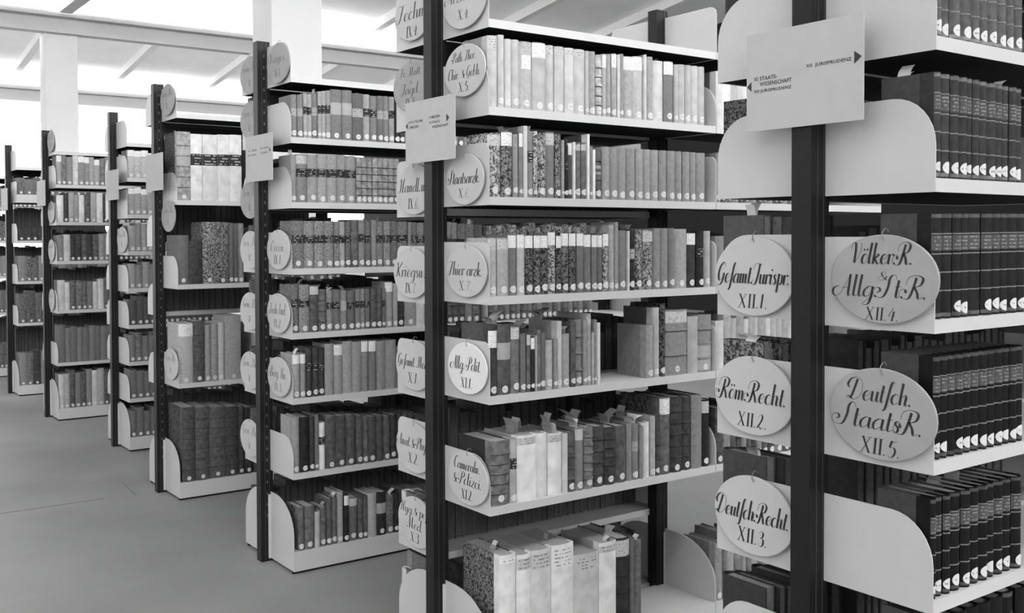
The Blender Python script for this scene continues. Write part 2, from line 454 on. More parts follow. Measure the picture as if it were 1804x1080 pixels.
def slip(w, d, h, rr, big, room, hl, hr, turn):
    """a strip of paper left in a book, sticking up out of the top edge and bent over; room: clear height above the book, hl, hr: the neighbours' heights"""
    m = MB()
    W = rr.uniform(.025, .045) * big; H = min((rr.uniform(.03, .05) if big > 1 else rr.uniform(.014, .03)), room - .004)
    if H < .007: return None
    x = rr.uniform(.3, .7) * w; n_ = 3 if d > .155 else 2; stp = (d - .025) / n_; W = min(W, stp * .8); y = .014 + turn % n_ * stp
    curl = rr.uniform(-1, 1) * .034 * big; tw = rr.uniform(-.25, .25); th = .0005
    lim = hl if curl < 0 else hr
    if h + .3 * H < lim + .003: curl = max(min(curl, (w - x) * .8), -x * .8)
    fold = rr.uniform(.3, 1.)
    A, B = [], []
    for k in range(7):
        t = k / 6.
        z = h - .01 + (H + .01) * (t if t < .55 else .55 + (t - .55) * fold)
        dx = curl * max(0., t - .3) ** 1.5 * 1.7
        A.append((x + dx, y - tw * W * .5 * t, z)); B.append((x + dx * (1 - .4 * tw), y + W, z - abs(dx) * .25 * tw))
    for sgn in (0, 1):
        for k in range(6):
            o = th * (1 if sgn else -1) / 2
            q = [A[k], B[k], B[k + 1], A[k + 1]]
            q = [(p[0] + o, p[1], p[2]) for p in q]
            m.face(q if sgn else q[::-1])
    return m
def style(st):
    p = st.split(); k = p[0][0]; t = int(p[0][1:]); fl = {}
    for q in p[1:]:
        if q.startswith('board'): fl['board'] = q[5:]
        elif q in ('w2',): fl['w2'] = 1
        elif q[0] in 'bt' and q[1:].isdigit(): fl[q[0]] = int(q[1:])
        else: fl[q] = 1
    return k, t, fl
LOOK = {'p': 'cloth', 'm': 'marbled paper', 'v': 'vellum', 'k': 'leather', 'g': 'gilt-ruled leather', 's': 'speckled paper'}
def tone_word(t): return 'black' if t < 18 else 'dark' if t < 38 else 'grey' if t < 56 else 'pale' if t < 74 else 'whitish'
def looks(k, t, fl):
    s = tone_word(t) + ' ' + LOOK[k]
    return s
def book(x, w, h, d, y, z, st, side, label, group, seed, room, hl, hr):
    rr = random.Random(seed)
    k, t, fl = style(st)
    w -= .0016 if w > .014 else .0008
    a = min(.010, .32 * w)
    jit = rr.uniform(0, .005)
    off = lambda px, py, pz: (px, side * -1 * py, pz) if side > 0 else (px, py, pz)
    ms = cover_mat(k, t)
    bt = fl.get('board')
    if bt: mbd = cover_mat('m' if bt.endswith('m') else 'p', int(bt.rstrip('m')))
    else: mbd = cover_mat({'v': 'p', 'g': 'p', 'k': 'm'}.get(k, k), {'v': 56, 'g': 29, 'k': 30}.get(k, t))
    if side > 0: off = lambda px, py, pz: (w - px, -py, pz)
    else: off = lambda px, py, pz: (px, py, pz)
    m = MB()
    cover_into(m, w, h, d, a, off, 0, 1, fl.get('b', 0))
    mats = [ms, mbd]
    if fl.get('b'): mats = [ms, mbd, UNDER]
    if k == 'g':
        mats = [ms, mbd, GILT, cover_mat('k', min(60, t + 18))]
        for f_ in (.265, .44, .615, .805): strip(m, w, a, h * f_ - .0012, h * f_ + .0012, .0009, 2, off, True)
        for f_ in (.02, .955): strip(m, w, a, h * f_, h * (f_ + .035), .0005, 3, off)
    o = obj('book', m, mats, None, (x + .0006, y + (jit if side < 0 else -jit), z))
    tag(o, label, 'book', group)
    pm = MB()
    ta = .003 if w > .012 else .0014
    p0 = off(ta, a + .004, .003); p1 = off(w - ta, d - .004, h - .0035)
    pm.box([min(u, v) for u, v in zip(p0, p1)], [max(u, v) for u, v in zip(p0, p1)])
    obj('page_block', pm, PAGES, o)
    def patch(name, z0, z1, mat, o_=.0005, x0=0., x1=1.):
        q = MB(); strip(q, w, a, z0 * h, z1 * h, o_, 0, off, False, x0, x1, True)
        return obj(name, q, mat, o)
    if 'w' in fl: patch('title_label', .78, .985, WLABEL)
    if 'w2' in fl: patch('title_label', .68, .92, WLABEL)
    if 'a' in fl: patch('title_label', .8, .975, PLABEL)
    if 'n' in fl: patch('title_label', .53, .7, BLABEL)
    if 'l' in fl: patch('title_label', .5, .68, LLABEL)
    if 'd' in fl: patch('title_label', .5, .74, DPATCH)
    if 'i' in fl: patch('title_label', .6, .8, WLABEL, .0005, .17, .83)
    if 'h' in fl: patch('repair_patch', .03, .5, DPATCH)
    if 't' in fl:
        patch('title_label', .96 - .035 * fl['t'], .965, label_mat('inked title %d' % fl['t'], lin(t / 100.) * .98, lin(t / 100.) * .4, fl['t'], 0, 1, .5, 10.))
    if k == 'g':
        patch('title_label', .645, .79, label_mat('gilt titling', lin(t / 100.) * .8, .2, 4, 0, 1, .52, 7.))
    if 'x' not in fl:
        r = min(.0115, .47 * w)
        q = MB(); dot(q, w, a, w / 2 + rr.uniform(-.1, .1) * w * .3, .017 + rr.uniform(0, .006), r, 0, off)
        obj('shelfmark_label', q, WHITEDOT, o)
    if 's' in fl or 'S' in fl:
        for j in range(rr.choice((2, 3, 4)) if 'S' in fl else rr.choice((1, 2, 2))):
            q = slip(w, d, h, rr, 1.35 if 'S' in fl else .8, room, hl, hr, seed)
            if q is None: continue
            if side > 0: q.v = [off(*p) for p in q.v]
            obj('paper_slip', q, rr.choice((PAPER, PAPER, PAPERD)), o)
    return o
ORD = 'zeroth first second third fourth fifth sixth seventh eighth ninth tenth eleventh twelfth thirteenth fourteenth fifteenth sixteenth seventeenth eighteenth nineteenth twentieth'.split()
def ordw(n):
    if n <= 20: return ORD[n]
    t = {2: 'twenty', 3: 'thirty'}[n // 10]
    return t + '-' + ORD[n % 10] if n % 10 else {20: 'twentieth', 30: 'thirtieth'}[n]
BOOKS = [
(0, -1.8912, 1.8232, 0.118, -1, 'highest shelf of the nearest bookcase', 'books on the highest shelf of the nearest bookcase', [(-0.0387, 0.026, 0.205, 'g30', 1), (-0.0127, 0.0317, 0.205, 'g30', 1), (0.019, 0.035, 0.205, 'g30', 1), (0.0541, 0.0401, 0.205, 'g30', 1), (0.0942, 0.0306, 0.205, 'g30', 1), (0.1248, 0.0295, 0.205, 'g30', 1), (0.1543, 0.0321, 0.205, 'g30', 1), (0.1865, 0.0344, 0.205, 'g30', 1), (0.2209, 0.0299, 0.205, 'g30', 1), (0.2508, 0.037, 0.205, 'g30', 1)]),
(0, -1.8912, 1.5587, 0.118, -1, 'shelf above the Völker plaque', 'books on the shelf above the Völker plaque', [(-0.0346, 0.021, 0.1996, 'g20 s', 1), (-0.0136, 0.0351, 0.1982, 'g20', 1), (0.0215, 0.0275, 0.1979, 'g20', 1), (0.0489, 0.0288, 0.1972, 'g20', 1), (0.0777, 0.0202, 0.1971, 'g20', 1), (0.0979, 0.0228, 0.1965, 'g20', 1), (0.1207, 0.0301, 0.1955, 'g20', 1), (0.1508, 0.033, 0.1947, 'g20', 1), (0.1837, 0.0239, 0.1945, 'g20', 1), (0.2076, 0.0267, 0.1938, 'g20 s', 1), (0.2344, 0.0246, 0.1934, 'g20', 1), (0.259, 0.0275, 0.1926, 'g20', 1)]),
(0, -1.8912, 1.2932, 0.118, -1, 'shelf behind the Völker plaque', 'books on the shelf behind the Völker plaque', [(-0.0317, 0.0318, 0.2002, 'g13 x', 1), (0.0001, 0.0332, 0.2006, 'g13 x', 1), (0.0333, 0.0277, 0.2009, 'g13', 1), (0.061, 0.0268, 0.2012, 'g13', 1), (0.0879, 0.048, 0.2017, 'g13 x', 1), (0.1358, 0.0375, 0.2021, 'g13', 1), (0.1733, 0.031, 0.2025, 'g13', 1), (0.2043, 0.0267, 0.2029, 'g13', 1), (0.231, 0.0371, 0.2032, 'g13', 1), (0.2681, 0.0302, 0.2036, 'g13', 1)]),
(0, -1.8912, 1.0268, 0.118, -1, 'Deutsch Staats R. shelf', 'books on the Deutsch Staats R. shelf', [(-0.0304, 0.0229, 0.1957, 'g10', 1), (-0.0075, 0.0236, 0.1958, 'g10', 1), (0.0161, 0.0284, 0.1961, 'g10 x', 1), (0.0445, 0.0266, 0.1961, 'g10', 1), (0.0711, 0.0293, 0.1962, 'g10', 1), (0.1004, 0.0275, 0.1962, 'g10', 1), (0.1279, 0.0303, 0.1964, 'g10', 1), (0.1582, 0.0284, 0.1964, 'g10', 1), (0.1866, 0.0313, 0.1966, 'g10', 1), (0.2179, 0.0245, 0.1964, 'g10', 1), (0.2424, 0.0248, 0.1965, 'g10', 1), (0.2672, 0.0277, 0.1966, 'g10', 1)]),
(0, -1.8912, 0.7632, 0.118, -1, 'shelf under Deutsch Staats R.', 'books on the shelf under Deutsch Staats R.', [(-0.0411, 0.018, 0.1906, 'g10', 1), (-0.0231, 0.0273, 0.1913, 'g10', 1), (0.0042, 0.0243, 0.1909, 'g10', 1), (0.0285, 0.0389, 0.1919, 'g10', 1), (0.0674, 0.0313, 0.1912, 'g10 s', 1), (0.0987, 0.0337, 0.1913, 'g10', 1), (0.1324, 0.0312, 0.191, 'g10 s', 1), (0.1636, 0.0286, 0.1907, 'g10', 1), (0.1922, 0.0323, 0.1908, 'g10', 1), (0.2245, 0.0329, 0.1908, 'g10', 1), (0.2574, 0.0369, 0.1909, 'g10', 1)]),
(0, -1.8912, 0.4812, 0.118, -1, 'lowest shelf beside the camera', 'books on the lowest shelf beside the camera', [(-0.026, 0.0347, 0.238, 'g10 x', 0), (0.0087, 0.0394, 0.238, 'g10 x', 0), (0.048, 0.0403, 0.238, 'g10 x', 0), (0.0884, 0.0413, 0.238, 'g10 x', 0), (0.1296, 0.0466, 0.238, 'g10 x', 0), (0.1762, 0.0478, 0.238, 'g10 x', 0), (0.224, 0.0492, 0.238, 'g10 x', 1), (0.2732, 0.0412, 0.238, 'g10 x', 0)]),
(1, -0.3665, 1.8537, 0.15, -1, 'Chir. & Gebh. shelf', 'books on the Chir. & Gebh. shelf', [(0.0045, 0.0391, 0.2204, 'v73 t4 x', 1), (0.0435, 0.0244, 0.2262, 'v73', 1), (0.068, 0.0263, 0.2159, 'v73', 1), (0.0943, 0.0316, 0.2168, 'v72', 1), (0.1259, 0.0534, 0.2157, 'p63 i', 1), (0.1793, 0.0557, 0.2184, 'v69 w s', 1), (0.235, 0.0338, 0.2151, 'v72 t3', 1), (0.2688, 0.0414, 0.2145, 'v72 t2', 1), (0.3101, 0.0408, 0.2142, 'v73 t2', 1), (0.3509, 0.0469, 0.2142, 'v73 t2 s', 1), (0.3977, 0.0172, 0.2129, 'v69', 1), (0.415, 0.0279, 0.2133, 'p55', 1), (0.4429, 0.0294, 0.2054, 'k62 b5', 1), (0.4723, 0.0189, 0.2103, 'p63 w', 1), (0.4913, 0.021, 0.2123, 'p59', 1), (0.5122, 0.0237, 0.2155, 'p61 w', 1), (0.5359, 0.0129, 0.214, 'v71', 0), (0.5488, 0.0162, 0.2179, 'p51 s', 0), (0.565, 0.0471, 0.2124, 'p65 w', 1), (0.6122, 0.0472, 0.2172, 'p65 w', 1), (0.6594, 0.0114, 0.2265, 'v74 x', 0), (0.6708, 0.0372, 0.2216, 'p55 s', 1), (0.708, 0.0515, 0.2122, 'v71', 1), (0.7595, 0.0475, 0.215, 'p45 w s', 1), (0.807, 0.0191, 0.2067, 'v65', 0), (0.8261, 0.0392, 0.2095, 'v67 s', 1), (0.8652, 0.0288, 0.2103, 'v67', 1), (0.894, 0.0364, 0.2108, 'v69 s', 1), (0.9304, 0.0368, 0.2117, 'v65', 1)]),
(1, -0.3665, 1.5757, 0.125, -1, 'Staatsarzk. shelf', 'books on the Staatsarzk. shelf', [(0.0045, 0.0518, 0.1976, 'm57 a', 1), (0.0563, 0.044, 0.2055, 'm38 w s', 1), (0.1003, 0.0216, 0.1987, 'p58', 1), (0.1219, 0.0174, 0.205, 'p46 w', 1), (0.1393, 0.0175, 0.227, 'v76', 1), (0.1568, 0.0229, 0.2117, 'p50 n s', 1), (0.1797, 0.0178, 0.2129, 'm55', 1), (0.1975, 0.0359, 0.2071, 'm50', 1), (0.2334, 0.0363, 0.2137, 'p50 a', 1), (0.2697, 0.023, 0.209, 'm42', 1), (0.2927, 0.0115, 0.1895, 'p56', 0), (0.3042, 0.0173, 0.1759, 'k14 n', 0), (0.3215, 0.021, 0.1841, 'p30 w', 1), (0.3425, 0.008, 0.1859, 'v85 x', 0), (0.3505, 0.0274, 0.1857, 'k40 t3 s', 1), (0.3779, 0.0238, 0.1871, 'k38 t3', 1), (0.4017, 0.0106, 0.2154, 'v85 x s', 0), (0.4123, 0.0135, 0.1757, 'p50', 0), (0.4258, 0.0121, 0.1654, 'v84 x', 0), (0.4379, 0.0331, 0.1664, 'k36 b4 l', 1), (0.471, 0.0355, 0.1773, 'p57 s', 1), (0.5065, 0.0375, 0.1773, 'p57', 1), (0.544, 0.0405, 0.1774, 'p57', 1), (0.5844, 0.0426, 0.1774, 'p57', 1), (0.627, 0.0348, 0.1776, 'p57', 1), (0.6618, 0.0368, 0.1777, 'p57', 1), (0.6986, 0.0389, 0.1777, 'p57', 1), (0.7375, 0.0388, 0.1778, 'p57', 1), (0.7763, 0.0393, 0.1778, 'p57', 1), (0.8156, 0.0365, 0.178, 'p57', 1), (0.8521, 0.0375, 0.178, 'p57', 1), (0.8896, 0.0368, 0.1781, 'p57', 1), (0.9264, 0.047, 0.178, 'p57', 1)]),
(1, -0.3665, 1.2655, 0.125, -1, 'Thier arzk. shelf', 'books on the Thier arzk. shelf', [(0.0045, 0.0338, 0.1823, 'p62 a', 1), (0.0382, 0.0446, 0.1822, 'p62 a', 1), (0.0829, 0.0345, 0.1929, 'p44 w', 1), (0.1174, 0.0305, 0.1929, 'p62 w', 1), (0.1479, 0.034, 0.1918, 'm34 w', 1), (0.1819, 0.0281, 0.1917, 'm36 w', 1), (0.21, 0.0316, 0.1917, 'm34 w', 1), (0.2416, 0.031, 0.2024, 'm48 w', 1), (0.2726, 0.0226, 0.1906, 'm30 w', 1), (0.2952, 0.0339, 0.1988, 'm36 w', 1), (0.3291, 0.0306, 0.1988, 'm32 w', 1), (0.3597, 0.0309, 0.1988, 'p42 w', 1), (0.3906, 0.0323, 0.1941, 'p42 w', 1), (0.4229, 0.0243, 0.1926, 'p42 w', 1), (0.4472, 0.0279, 0.1925, 'p42 w', 1), (0.4751, 0.0267, 0.197, 'm46 w s', 1), (0.5017, 0.0244, 0.225, 'p60', 1), (0.5262, 0.0201, 0.2345, 'p54 s', 1), (0.5463, 0.0355, 0.2064, 'p46', 1), (0.5817, 0.0102, 0.2045, 'v74', 0), (0.592, 0.0283, 0.2091, 'k20 b3 l', 1), (0.6202, 0.039, 0.2103, 'm44 s', 1), (0.6592, 0.0491, 0.2085, 'm46 a', 1), (0.7083, 0.0342, 0.2143, 'p50', 1), (0.7425, 0.0422, 0.2144, 'p52', 1), (0.7847, 0.0329, 0.2145, 'p50', 1), (0.8176, 0.0612, 0.2119, 'p54', 1), (0.8788, 0.0453, 0.1989, 'k24 w', 1), (0.924, 0.0401, 0.2049, 'k14 n', 1), (0.9642, 0.036, 0.2049, 'v62', 1)]),
(1, -0.3665, 0.9549, 0.16, -1, 'Allg. Polit. shelf', 'books on the Allg. Polit. shelf', [(0.0045, 0.0347, 0.2212, 'k22 w2 board30', 1), (0.0392, 0.0525, 0.2206, 'k30 d S', 1), (0.0917, 0.0356, 0.2148, 'k40 a', 1), (0.1272, 0.0219, 0.1869, 'p42', 1), (0.1491, 0.0168, 0.1876, 'k36 a S', 1), (0.1659, 0.0164, 0.1749, 'k14 w', 0), (0.1823, 0.0089, 0.1798, 'p55', 0), (0.1912, 0.0134, 0.1959, 'k40', 0), (0.2047, 0.0225, 0.1877, 'p42 S', 1), (0.2272, 0.0318, 0.16, 'p60', 1), (0.259, 0.0161, 0.1614, 'p50', 0), (0.2751, 0.0208, 0.2198, 'v72 S', 1), (0.2959, 0.0373, 0.1767, 'p58 S', 1), (0.3332, 0.0212, 0.2151, 'k34', 1), (0.3544, 0.0309, 0.2211, 'k46 b3', 1), (0.3853, 0.0154, 0.2199, 'p52', 0), (0.4007, 0.0203, 0.2393, 'p54 t3', 1), (0.421, 0.0102, 0.1757, 'p60', 0), (0.4312, 0.0117, 0.2177, 'p46', 0), (0.4428, 0.021, 0.2058, 'v82', 1), (0.675, 0.0344, 0.1849, 'p58 board47', 1), (0.7094, 0.0332, 0.2453, 'v62 board30', 1), (0.7426, 0.0287, 0.2584, 'm30', 1), (0.7713, 0.109, 0.2339, 'p52 b2 a', 1), (0.8803, 0.0528, 0.2063, 'v66 x', 1), (0.9331, 0.0724, 0.2094, 'p48 b3 h', 1)]),
(1, -0.3665, 0.6071, 0.19, -1, 'Cameralw. & Polizei shelf', 'books on the Cameralw. & Polizei shelf', [(0.0125, 0.0723, 0.2044, 'k42 b5 board20', 1), (0.0848, 0.0282, 0.2043, 'v66 n', 1), (0.113, 0.0786, 0.2097, 'v84 t3 x S', 1), (0.1916, 0.047, 0.2085, 'v81 x S', 1), (0.2385, 0.0589, 0.2034, 'v81 t3 x S', 1), (0.2974, 0.0243, 0.1961, 'v76 x', 1), (0.3217, 0.0317, 0.1983, 'k32 b4 S', 1), (0.3534, 0.0372, 0.2098, 'p50 a S', 1), (0.3906, 0.0401, 0.2077, 'k44 b6', 1), (0.4307, 0.0515, 0.2052, 'k28 b4 S', 1), (0.4822, 0.0499, 0.1969, 'k24 b5', 1), (0.5322, 0.0508, 0.1951, 'k32 S', 1), (0.583, 0.0257, 0.1974, 'p52 x', 1), (0.6087, 0.0312, 0.1962, 'p46 l S', 1), (0.6398, 0.0167, 0.1827, 'p50 x', 0), (0.6566, 0.0359, 0.1926, 'v80 x S', 1), (0.6925, 0.0251, 0.2126, 'p60', 1), (0.7176, 0.0215, 0.2745, 'k28 b4', 1), (0.739, 0.0517, 0.273, 'k36 w', 1), (0.7907, 0.0609, 0.2717, 'k24 b5', 1), (0.8516, 0.0467, 0.2666, 'k24 b5', 1), (0.8983, 0.0555, 0.2659, 'p47 x', 1), (0.9539, 0.0395, 0.2452, 'k14 a', 1)]),
(1, -0.3665, 0.0972, 0.215, -1, 'base under the Polizei shelf', 'books on the base under the Polizei shelf', [(0.0449, 0.0646, 0.3481, 'v88 t1 x board38m s', 1), (0.1095, 0.0587, 0.3386, 'v85 t3 x s', 1), (0.1682, 0.0839, 0.3405, 'v85 t4 x', 1), (0.2521, 0.0944, 0.3426, 'v85 t5 x s', 1), (0.3465, 0.1117, 0.2918, 'v72 t4', 1), (0.4582, 0.0785, 0.3146, 'v84 t2 x s', 1), (0.5366, 0.0616, 0.3165, 'k20 b4 a s', 1), (0.5982, 0.019, 0.3094, 'p40 x', 1), (0.6172, 0.0356, 0.2973, 'k40 x s', 1)]),
(2, 1.124, 1.8794, 0.135, -1, 'top row, third bookcase', 'books on the top row, third bookcase', [(0.0155, 0.0278, 0.1814, 'p47 l', 1), (0.0433, 0.027, 0.1826, 'p47 l', 1), (0.0703, 0.019, 0.1911, 'p57 n s', 0), (0.0892, 0.0206, 0.1893, 'p57 n', 0), (0.1098, 0.0285, 0.1946, 'p45 l s', 1), (0.1383, 0.0172, 0.2041, 'p56 n', 0), (0.1555, 0.0194, 0.2074, 'p58 n', 0), (0.1749, 0.0264, 0.2107, 'p58 n', 1), (0.2012, 0.0559, 0.2198, 'p43 d', 1), (0.2572, 0.0497, 0.2208, 'p43 d', 1), (0.3069, 0.0547, 0.2103, 'p42 l', 1), (0.3616, 0.0338, 0.2099, 'p57 n s', 1), (0.3954, 0.0363, 0.2058, 'p46 n', 1), (0.4317, 0.0321, 0.2085, 'p44 l s', 1), (0.4638, 0.0284, 0.2098, 'p44 l', 1), (0.4922, 0.0292, 0.2091, 'p54 n', 1), (0.5214, 0.0253, 0.2011, 'k18', 0), (0.5468, 0.0261, 0.2031, 'k22', 0)]),
(2, 1.124, 1.6018, 0.135, -1, 'second row, third bookcase', 'books on the second row, third bookcase', [(0.0135, 0.024, 0.2039, 'p56 s', 1), (0.0375, 0.0521, 0.2066, 'p47 n a', 1), (0.0896, 0.0481, 0.2078, 'p56 n', 1), (0.1377, 0.0456, 0.2099, 'p54 n', 1), (0.1833, 0.0478, 0.2096, 'p54 n', 1), (0.2311, 0.043, 0.2107, 'p54 n', 1), (0.274, 0.0505, 0.2098, 'p54 n', 1), (0.3246, 0.0258, 0.2056, 'k52 b5', 0), (0.3504, 0.026, 0.2057, 'k52 b5', 0), (0.3763, 0.0295, 0.2054, 'k52 b5', 1), (0.4058, 0.0252, 0.2051, 'k54 b5', 0), (0.431, 0.0254, 0.2052, 'k52 b5', 0), (0.4564, 0.0272, 0.2053, 'k52 b5', 0), (0.4837, 0.0326, 0.2051, 'k52 b5', 1), (0.5163, 0.03, 0.2054, 'k52 b5', 1)]),
(2, 1.124, 1.3175, 0.135, -1, 'third row, third bookcase', 'books on the third row, third bookcase', [(0.016, 0.056, 0.2048, 's45 n', 1), (0.072, 0.048, 0.2042, 's48 n', 1), (0.12, 0.047, 0.2045, 's47 n', 1), (0.167, 0.046, 0.2048, 's48 n', 1), (0.213, 0.0251, 0.2027, 's43 n s', 0), (0.2381, 0.0312, 0.2028, 'p54 n', 1), (0.2693, 0.0271, 0.203, 's42 n', 1), (0.2964, 0.0366, 0.2116, 'k36', 1), (0.333, 0.032, 0.2118, 'p50 n', 1), (0.365, 0.0317, 0.2012, 's42 n s', 1), (0.3967, 0.0258, 0.2103, 'p48', 0), (0.4225, 0.0378, 0.204, 's44 n', 1), (0.4603, 0.037, 0.2043, 's47 n s', 1), (0.4973, 0.0345, 0.2045, 's42 n', 1), (0.5318, 0.0552, 0.2048, 's43 n s', 1), (0.587, 0.0158, 0.2025, 'p50', 0), (0.6029, 0.0342, 0.2016, 's42 n', 1), (0.6371, 0.0387, 0.2003, 's44 n', 1), (0.6758, 0.0486, 0.1988, 's42 n', 1), (0.7245, 0.0565, 0.1991, 's40 n', 1), (0.7809, 0.0444, 0.2048, 'p46 n', 1), (0.8254, 0.0353, 0.2023, 's44', 1), (0.8606, 0.0453, 0.1971, 's36 s', 1), (0.9059, 0.0524, 0.1974, 's38 s', 1), (0.9583, 0.0464, 0.1922, 's34', 1)]),
(2, 1.124, 1.0401, 0.135, -1, 'fourth row, third bookcase', 'books on the fourth row, third bookcase', [(0.0135, 0.0333, 0.208, 's42 n', 1), (0.0467, 0.0488, 0.2067, 's47 n s', 1), (0.0955, 0.0426, 0.2039, 'k34 a', 1), (0.1382, 0.0373, 0.1835, 'k38 b3 s', 1), (0.1755, 0.0302, 0.18, 'p52 n s', 1), (0.2057, 0.039, 0.1798, 'p42 n s', 1), (0.2447, 0.0318, 0.1752, 'p46 d', 1), (0.2766, 0.0381, 0.1741, 'p42 n s', 1), (0.3147, 0.0253, 0.1804, 'p44 n s', 0), (0.3399, 0.0204, 0.1797, 'p46 n', 0), (0.3604, 0.0317, 0.1788, 'p42 n', 1), (0.3921, 0.0297, 0.1828, 'k34', 0), (0.4218, 0.0271, 0.1819, 'k34 s', 0), (0.4489, 0.0182, 0.1787, 'p42 n', 0), (0.467, 0.04, 0.2079, 'p56 w', 1), (0.5071, 0.0231, 0.1994, 'p54', 0), (0.5301, 0.0389, 0.1935, 'k24 b3', 1), (0.569, 0.0635, 0.192, 'p54', 1), (0.6326, 0.0447, 0.1929, 'v72 x', 1), (0.6773, 0.0613, 0.1925, 'p50', 1), (0.7386, 0.0631, 0.1853, 'k34', 1), (0.8017, 0.0255, 0.1759, 'k34 b3', 0), (0.8272, 0.0353, 0.175, 'k34 b3', 0), (0.8625, 0.0356, 0.1739, 'k34 b3', 0), (0.8982, 0.0458, 0.1726, 'p46', 1), (0.9439, 0.0397, 0.1713, 'k42 b3', 0)]),
(2, 1.124, 0.7594, 0.135, -1, 'fifth row, third bookcase', 'books on the fifth row, third bookcase', [(0.0135, 0.0351, 0.19, 'p54 w s', 1), (0.0486, 0.0257, 0.1896, 'p52 w', 1), (0.0742, 0.0321, 0.2129, 'k26 n', 1), (0.1063, 0.0297, 0.2109, 'k26 n', 1), (0.136, 0.0294, 0.209, 'k26 n', 1), (0.1654, 0.0435, 0.225, 'p58 x', 1), (0.2089, 0.0429, 0.2207, 'p56 w x', 1), (0.2519, 0.0461, 0.2302, 'p60 x', 1), (0.298, 0.0467, 0.2258, 'p58 x', 1), (0.3447, 0.0361, 0.2282, 'p48 w x', 1), (0.3807, 0.0392, 0.2273, 'p48 w x', 1), (0.42, 0.0453, 0.2212, 'p52 x', 1), (0.4653, 0.0585, 0.223, 'p55 x', 1)]),
(2, 1.124, 0.4356, 0.135, -1, 'sixth row, third bookcase', 'books on the sixth row, third bookcase', [(0.0135, 0.0325, 0.2407, 'p52 board56', 1), (0.046, 0.0448, 0.2397, 'k18 b3', 1), (0.0908, 0.0234, 0.2351, 's22', 1), (0.1142, 0.0183, 0.2425, 'p42', 0), (0.1325, 0.0331, 0.2051, 'v86 n x s', 1), (0.1657, 0.0516, 0.2306, 'k32', 1), (0.2173, 0.0501, 0.2277, 'k34', 1), (0.2674, 0.0475, 0.224, 'k32', 1), (0.3149, 0.0359, 0.2182, 'k30', 1), (0.3508, 0.0261, 0.211, 'k36', 1), (0.3769, 0.0409, 0.2064, 'k34', 1), (0.4179, 0.0368, 0.2073, 'k32 x', 1), (0.4547, 0.0372, 0.2009, 'k34', 1), (0.4918, 0.03, 0.205, 'k24', 1)]),
(2, 1.124, 0.0972, 0.135, -1, 'bottom row, third bookcase', 'books on the bottom row, third bookcase', [(0.0341, 0.0308, 0.1873, 'k36', 1), (0.0649, 0.0467, 0.1869, 'k38', 1), (0.1116, 0.0246, 0.1581, 'v66 x', 0), (0.1362, 0.0332, 0.1719, 'k36 s', 1), (0.1695, 0.0266, 0.2062, 'k36', 1), (0.1961, 0.0252, 0.2071, 'k36 s', 1), (0.2212, 0.0313, 0.2264, 'p60', 1), (0.2525, 0.0244, 0.2094, 'k14 a', 0), (0.277, 0.0449, 0.1933, 'p42 a', 1), (0.3219, 0.0266, 0.1928, 'k32 s', 0), (0.3485, 0.0206, 0.1893, 'k30', 0), (0.3691, 0.0477, 0.1991, 'p66 x', 1), (0.4168, 0.05, 0.1968, 'k20 d', 1), (0.4668, 0.0402, 0.1749, 'k38 s', 1), (0.507, 0.0232, 0.1742, 'k20', 0)]),
(3, 2.6598, 1.6572, 0.22, -1, 'top row, fourth bookcase', 'books on the top row, fourth bookcase', [(0.0265, 0.0765, 0.3774, 'k56 b5 d s', 1), (0.103, 0.0668, 0.3684, 'v80 n', 1), (0.1698, 0.0855, 0.3687, 'v78 n', 1), (0.2553, 0.069, 0.3731, 'v78 n', 1), (0.3243, 0.0726, 0.376, 'v78 n', 1)]),
(3, 2.6598, 1.1932, 0.2, -1, 'second row, fourth bookcase', 'books on the second row, fourth bookcase', [(0.0276, 0.061, 0.2718, 'p42', 1), (0.0886, 0.0768, 0.2424, 'k22 x', 1), (0.1654, 0.0755, 0.3456, 'm46', 1), (0.2408, 0.0766, 0.3461, 'm42', 1), (0.3175, 0.0268, 0.3414, 'p40', 1), (0.3443, 0.0275, 0.339, 'p40', 1), (0.3718, 0.034, 0.3392, 'p50', 1)]),
(3, 2.6598, 0.6469, 0.2, -1, 'third row, fourth bookcase', 'books on the third row, fourth bookcase', [(0.0265, 0.0814, 0.3314, 'p66 w', 1), (0.1079, 0.0657, 0.3398, 'k30 b4', 1), (0.1736, 0.0342, 0.315, 'p58', 1), (0.2078, 0.0416, 0.3205, 'p54', 1), (0.2494, 0.0383, 0.3268, 'p68', 1), (0.2878, 0.0948, 0.3626, 'p58', 1)]),
(3, 2.6598, 0.0972, 0.24, -1, 'bottom row, fourth bookcase', 'books on the bottom row, fourth bookcase', [(0.041, 0.0739, 0.4157, 'k30 b6', 1), (0.1149, 0.0801, 0.408, 'k30 b6', 1), (0.195, 0.0943, 0.3993, 'k30 b6', 1), (0.2893, 0.0752, 0.3949, 'k28 b6', 1), (0.3645, 0.0341, 0.3879, 'k24 b4', 1), (0.3986, 0.0502, 0.3812, 'k20', 1)]),
(0, -1.3584, 1.8262, [0.12, 0.13, 0.14], 1, 'shelf above Gesamt. Jurispr.', 'books on the shelf above Gesamt. Jurispr.', [(-0.043, 0.04, 0.205, 'p26', 1), (-0.003, 0.035, 0.201, 'p26', 0), (0.032, 0.04, 0.193, 'p26', 0)]),
(0, -1.3584, 1.5617, [0.13, 0.15, 0.17, 0.18], 1, 'far shelf behind Gesamt. Jurispr.', 'books on the far shelf behind Gesamt. Jurispr.', [(-0.043, 0.035, 0.195, 'm30 x', 1), (-0.008, 0.04, 0.191, 'm30 x', 1), (0.032, 0.04, 0.183, 'm30 x', 0), (0.072, 0.05, 0.195, 'm30 x', 0)]),
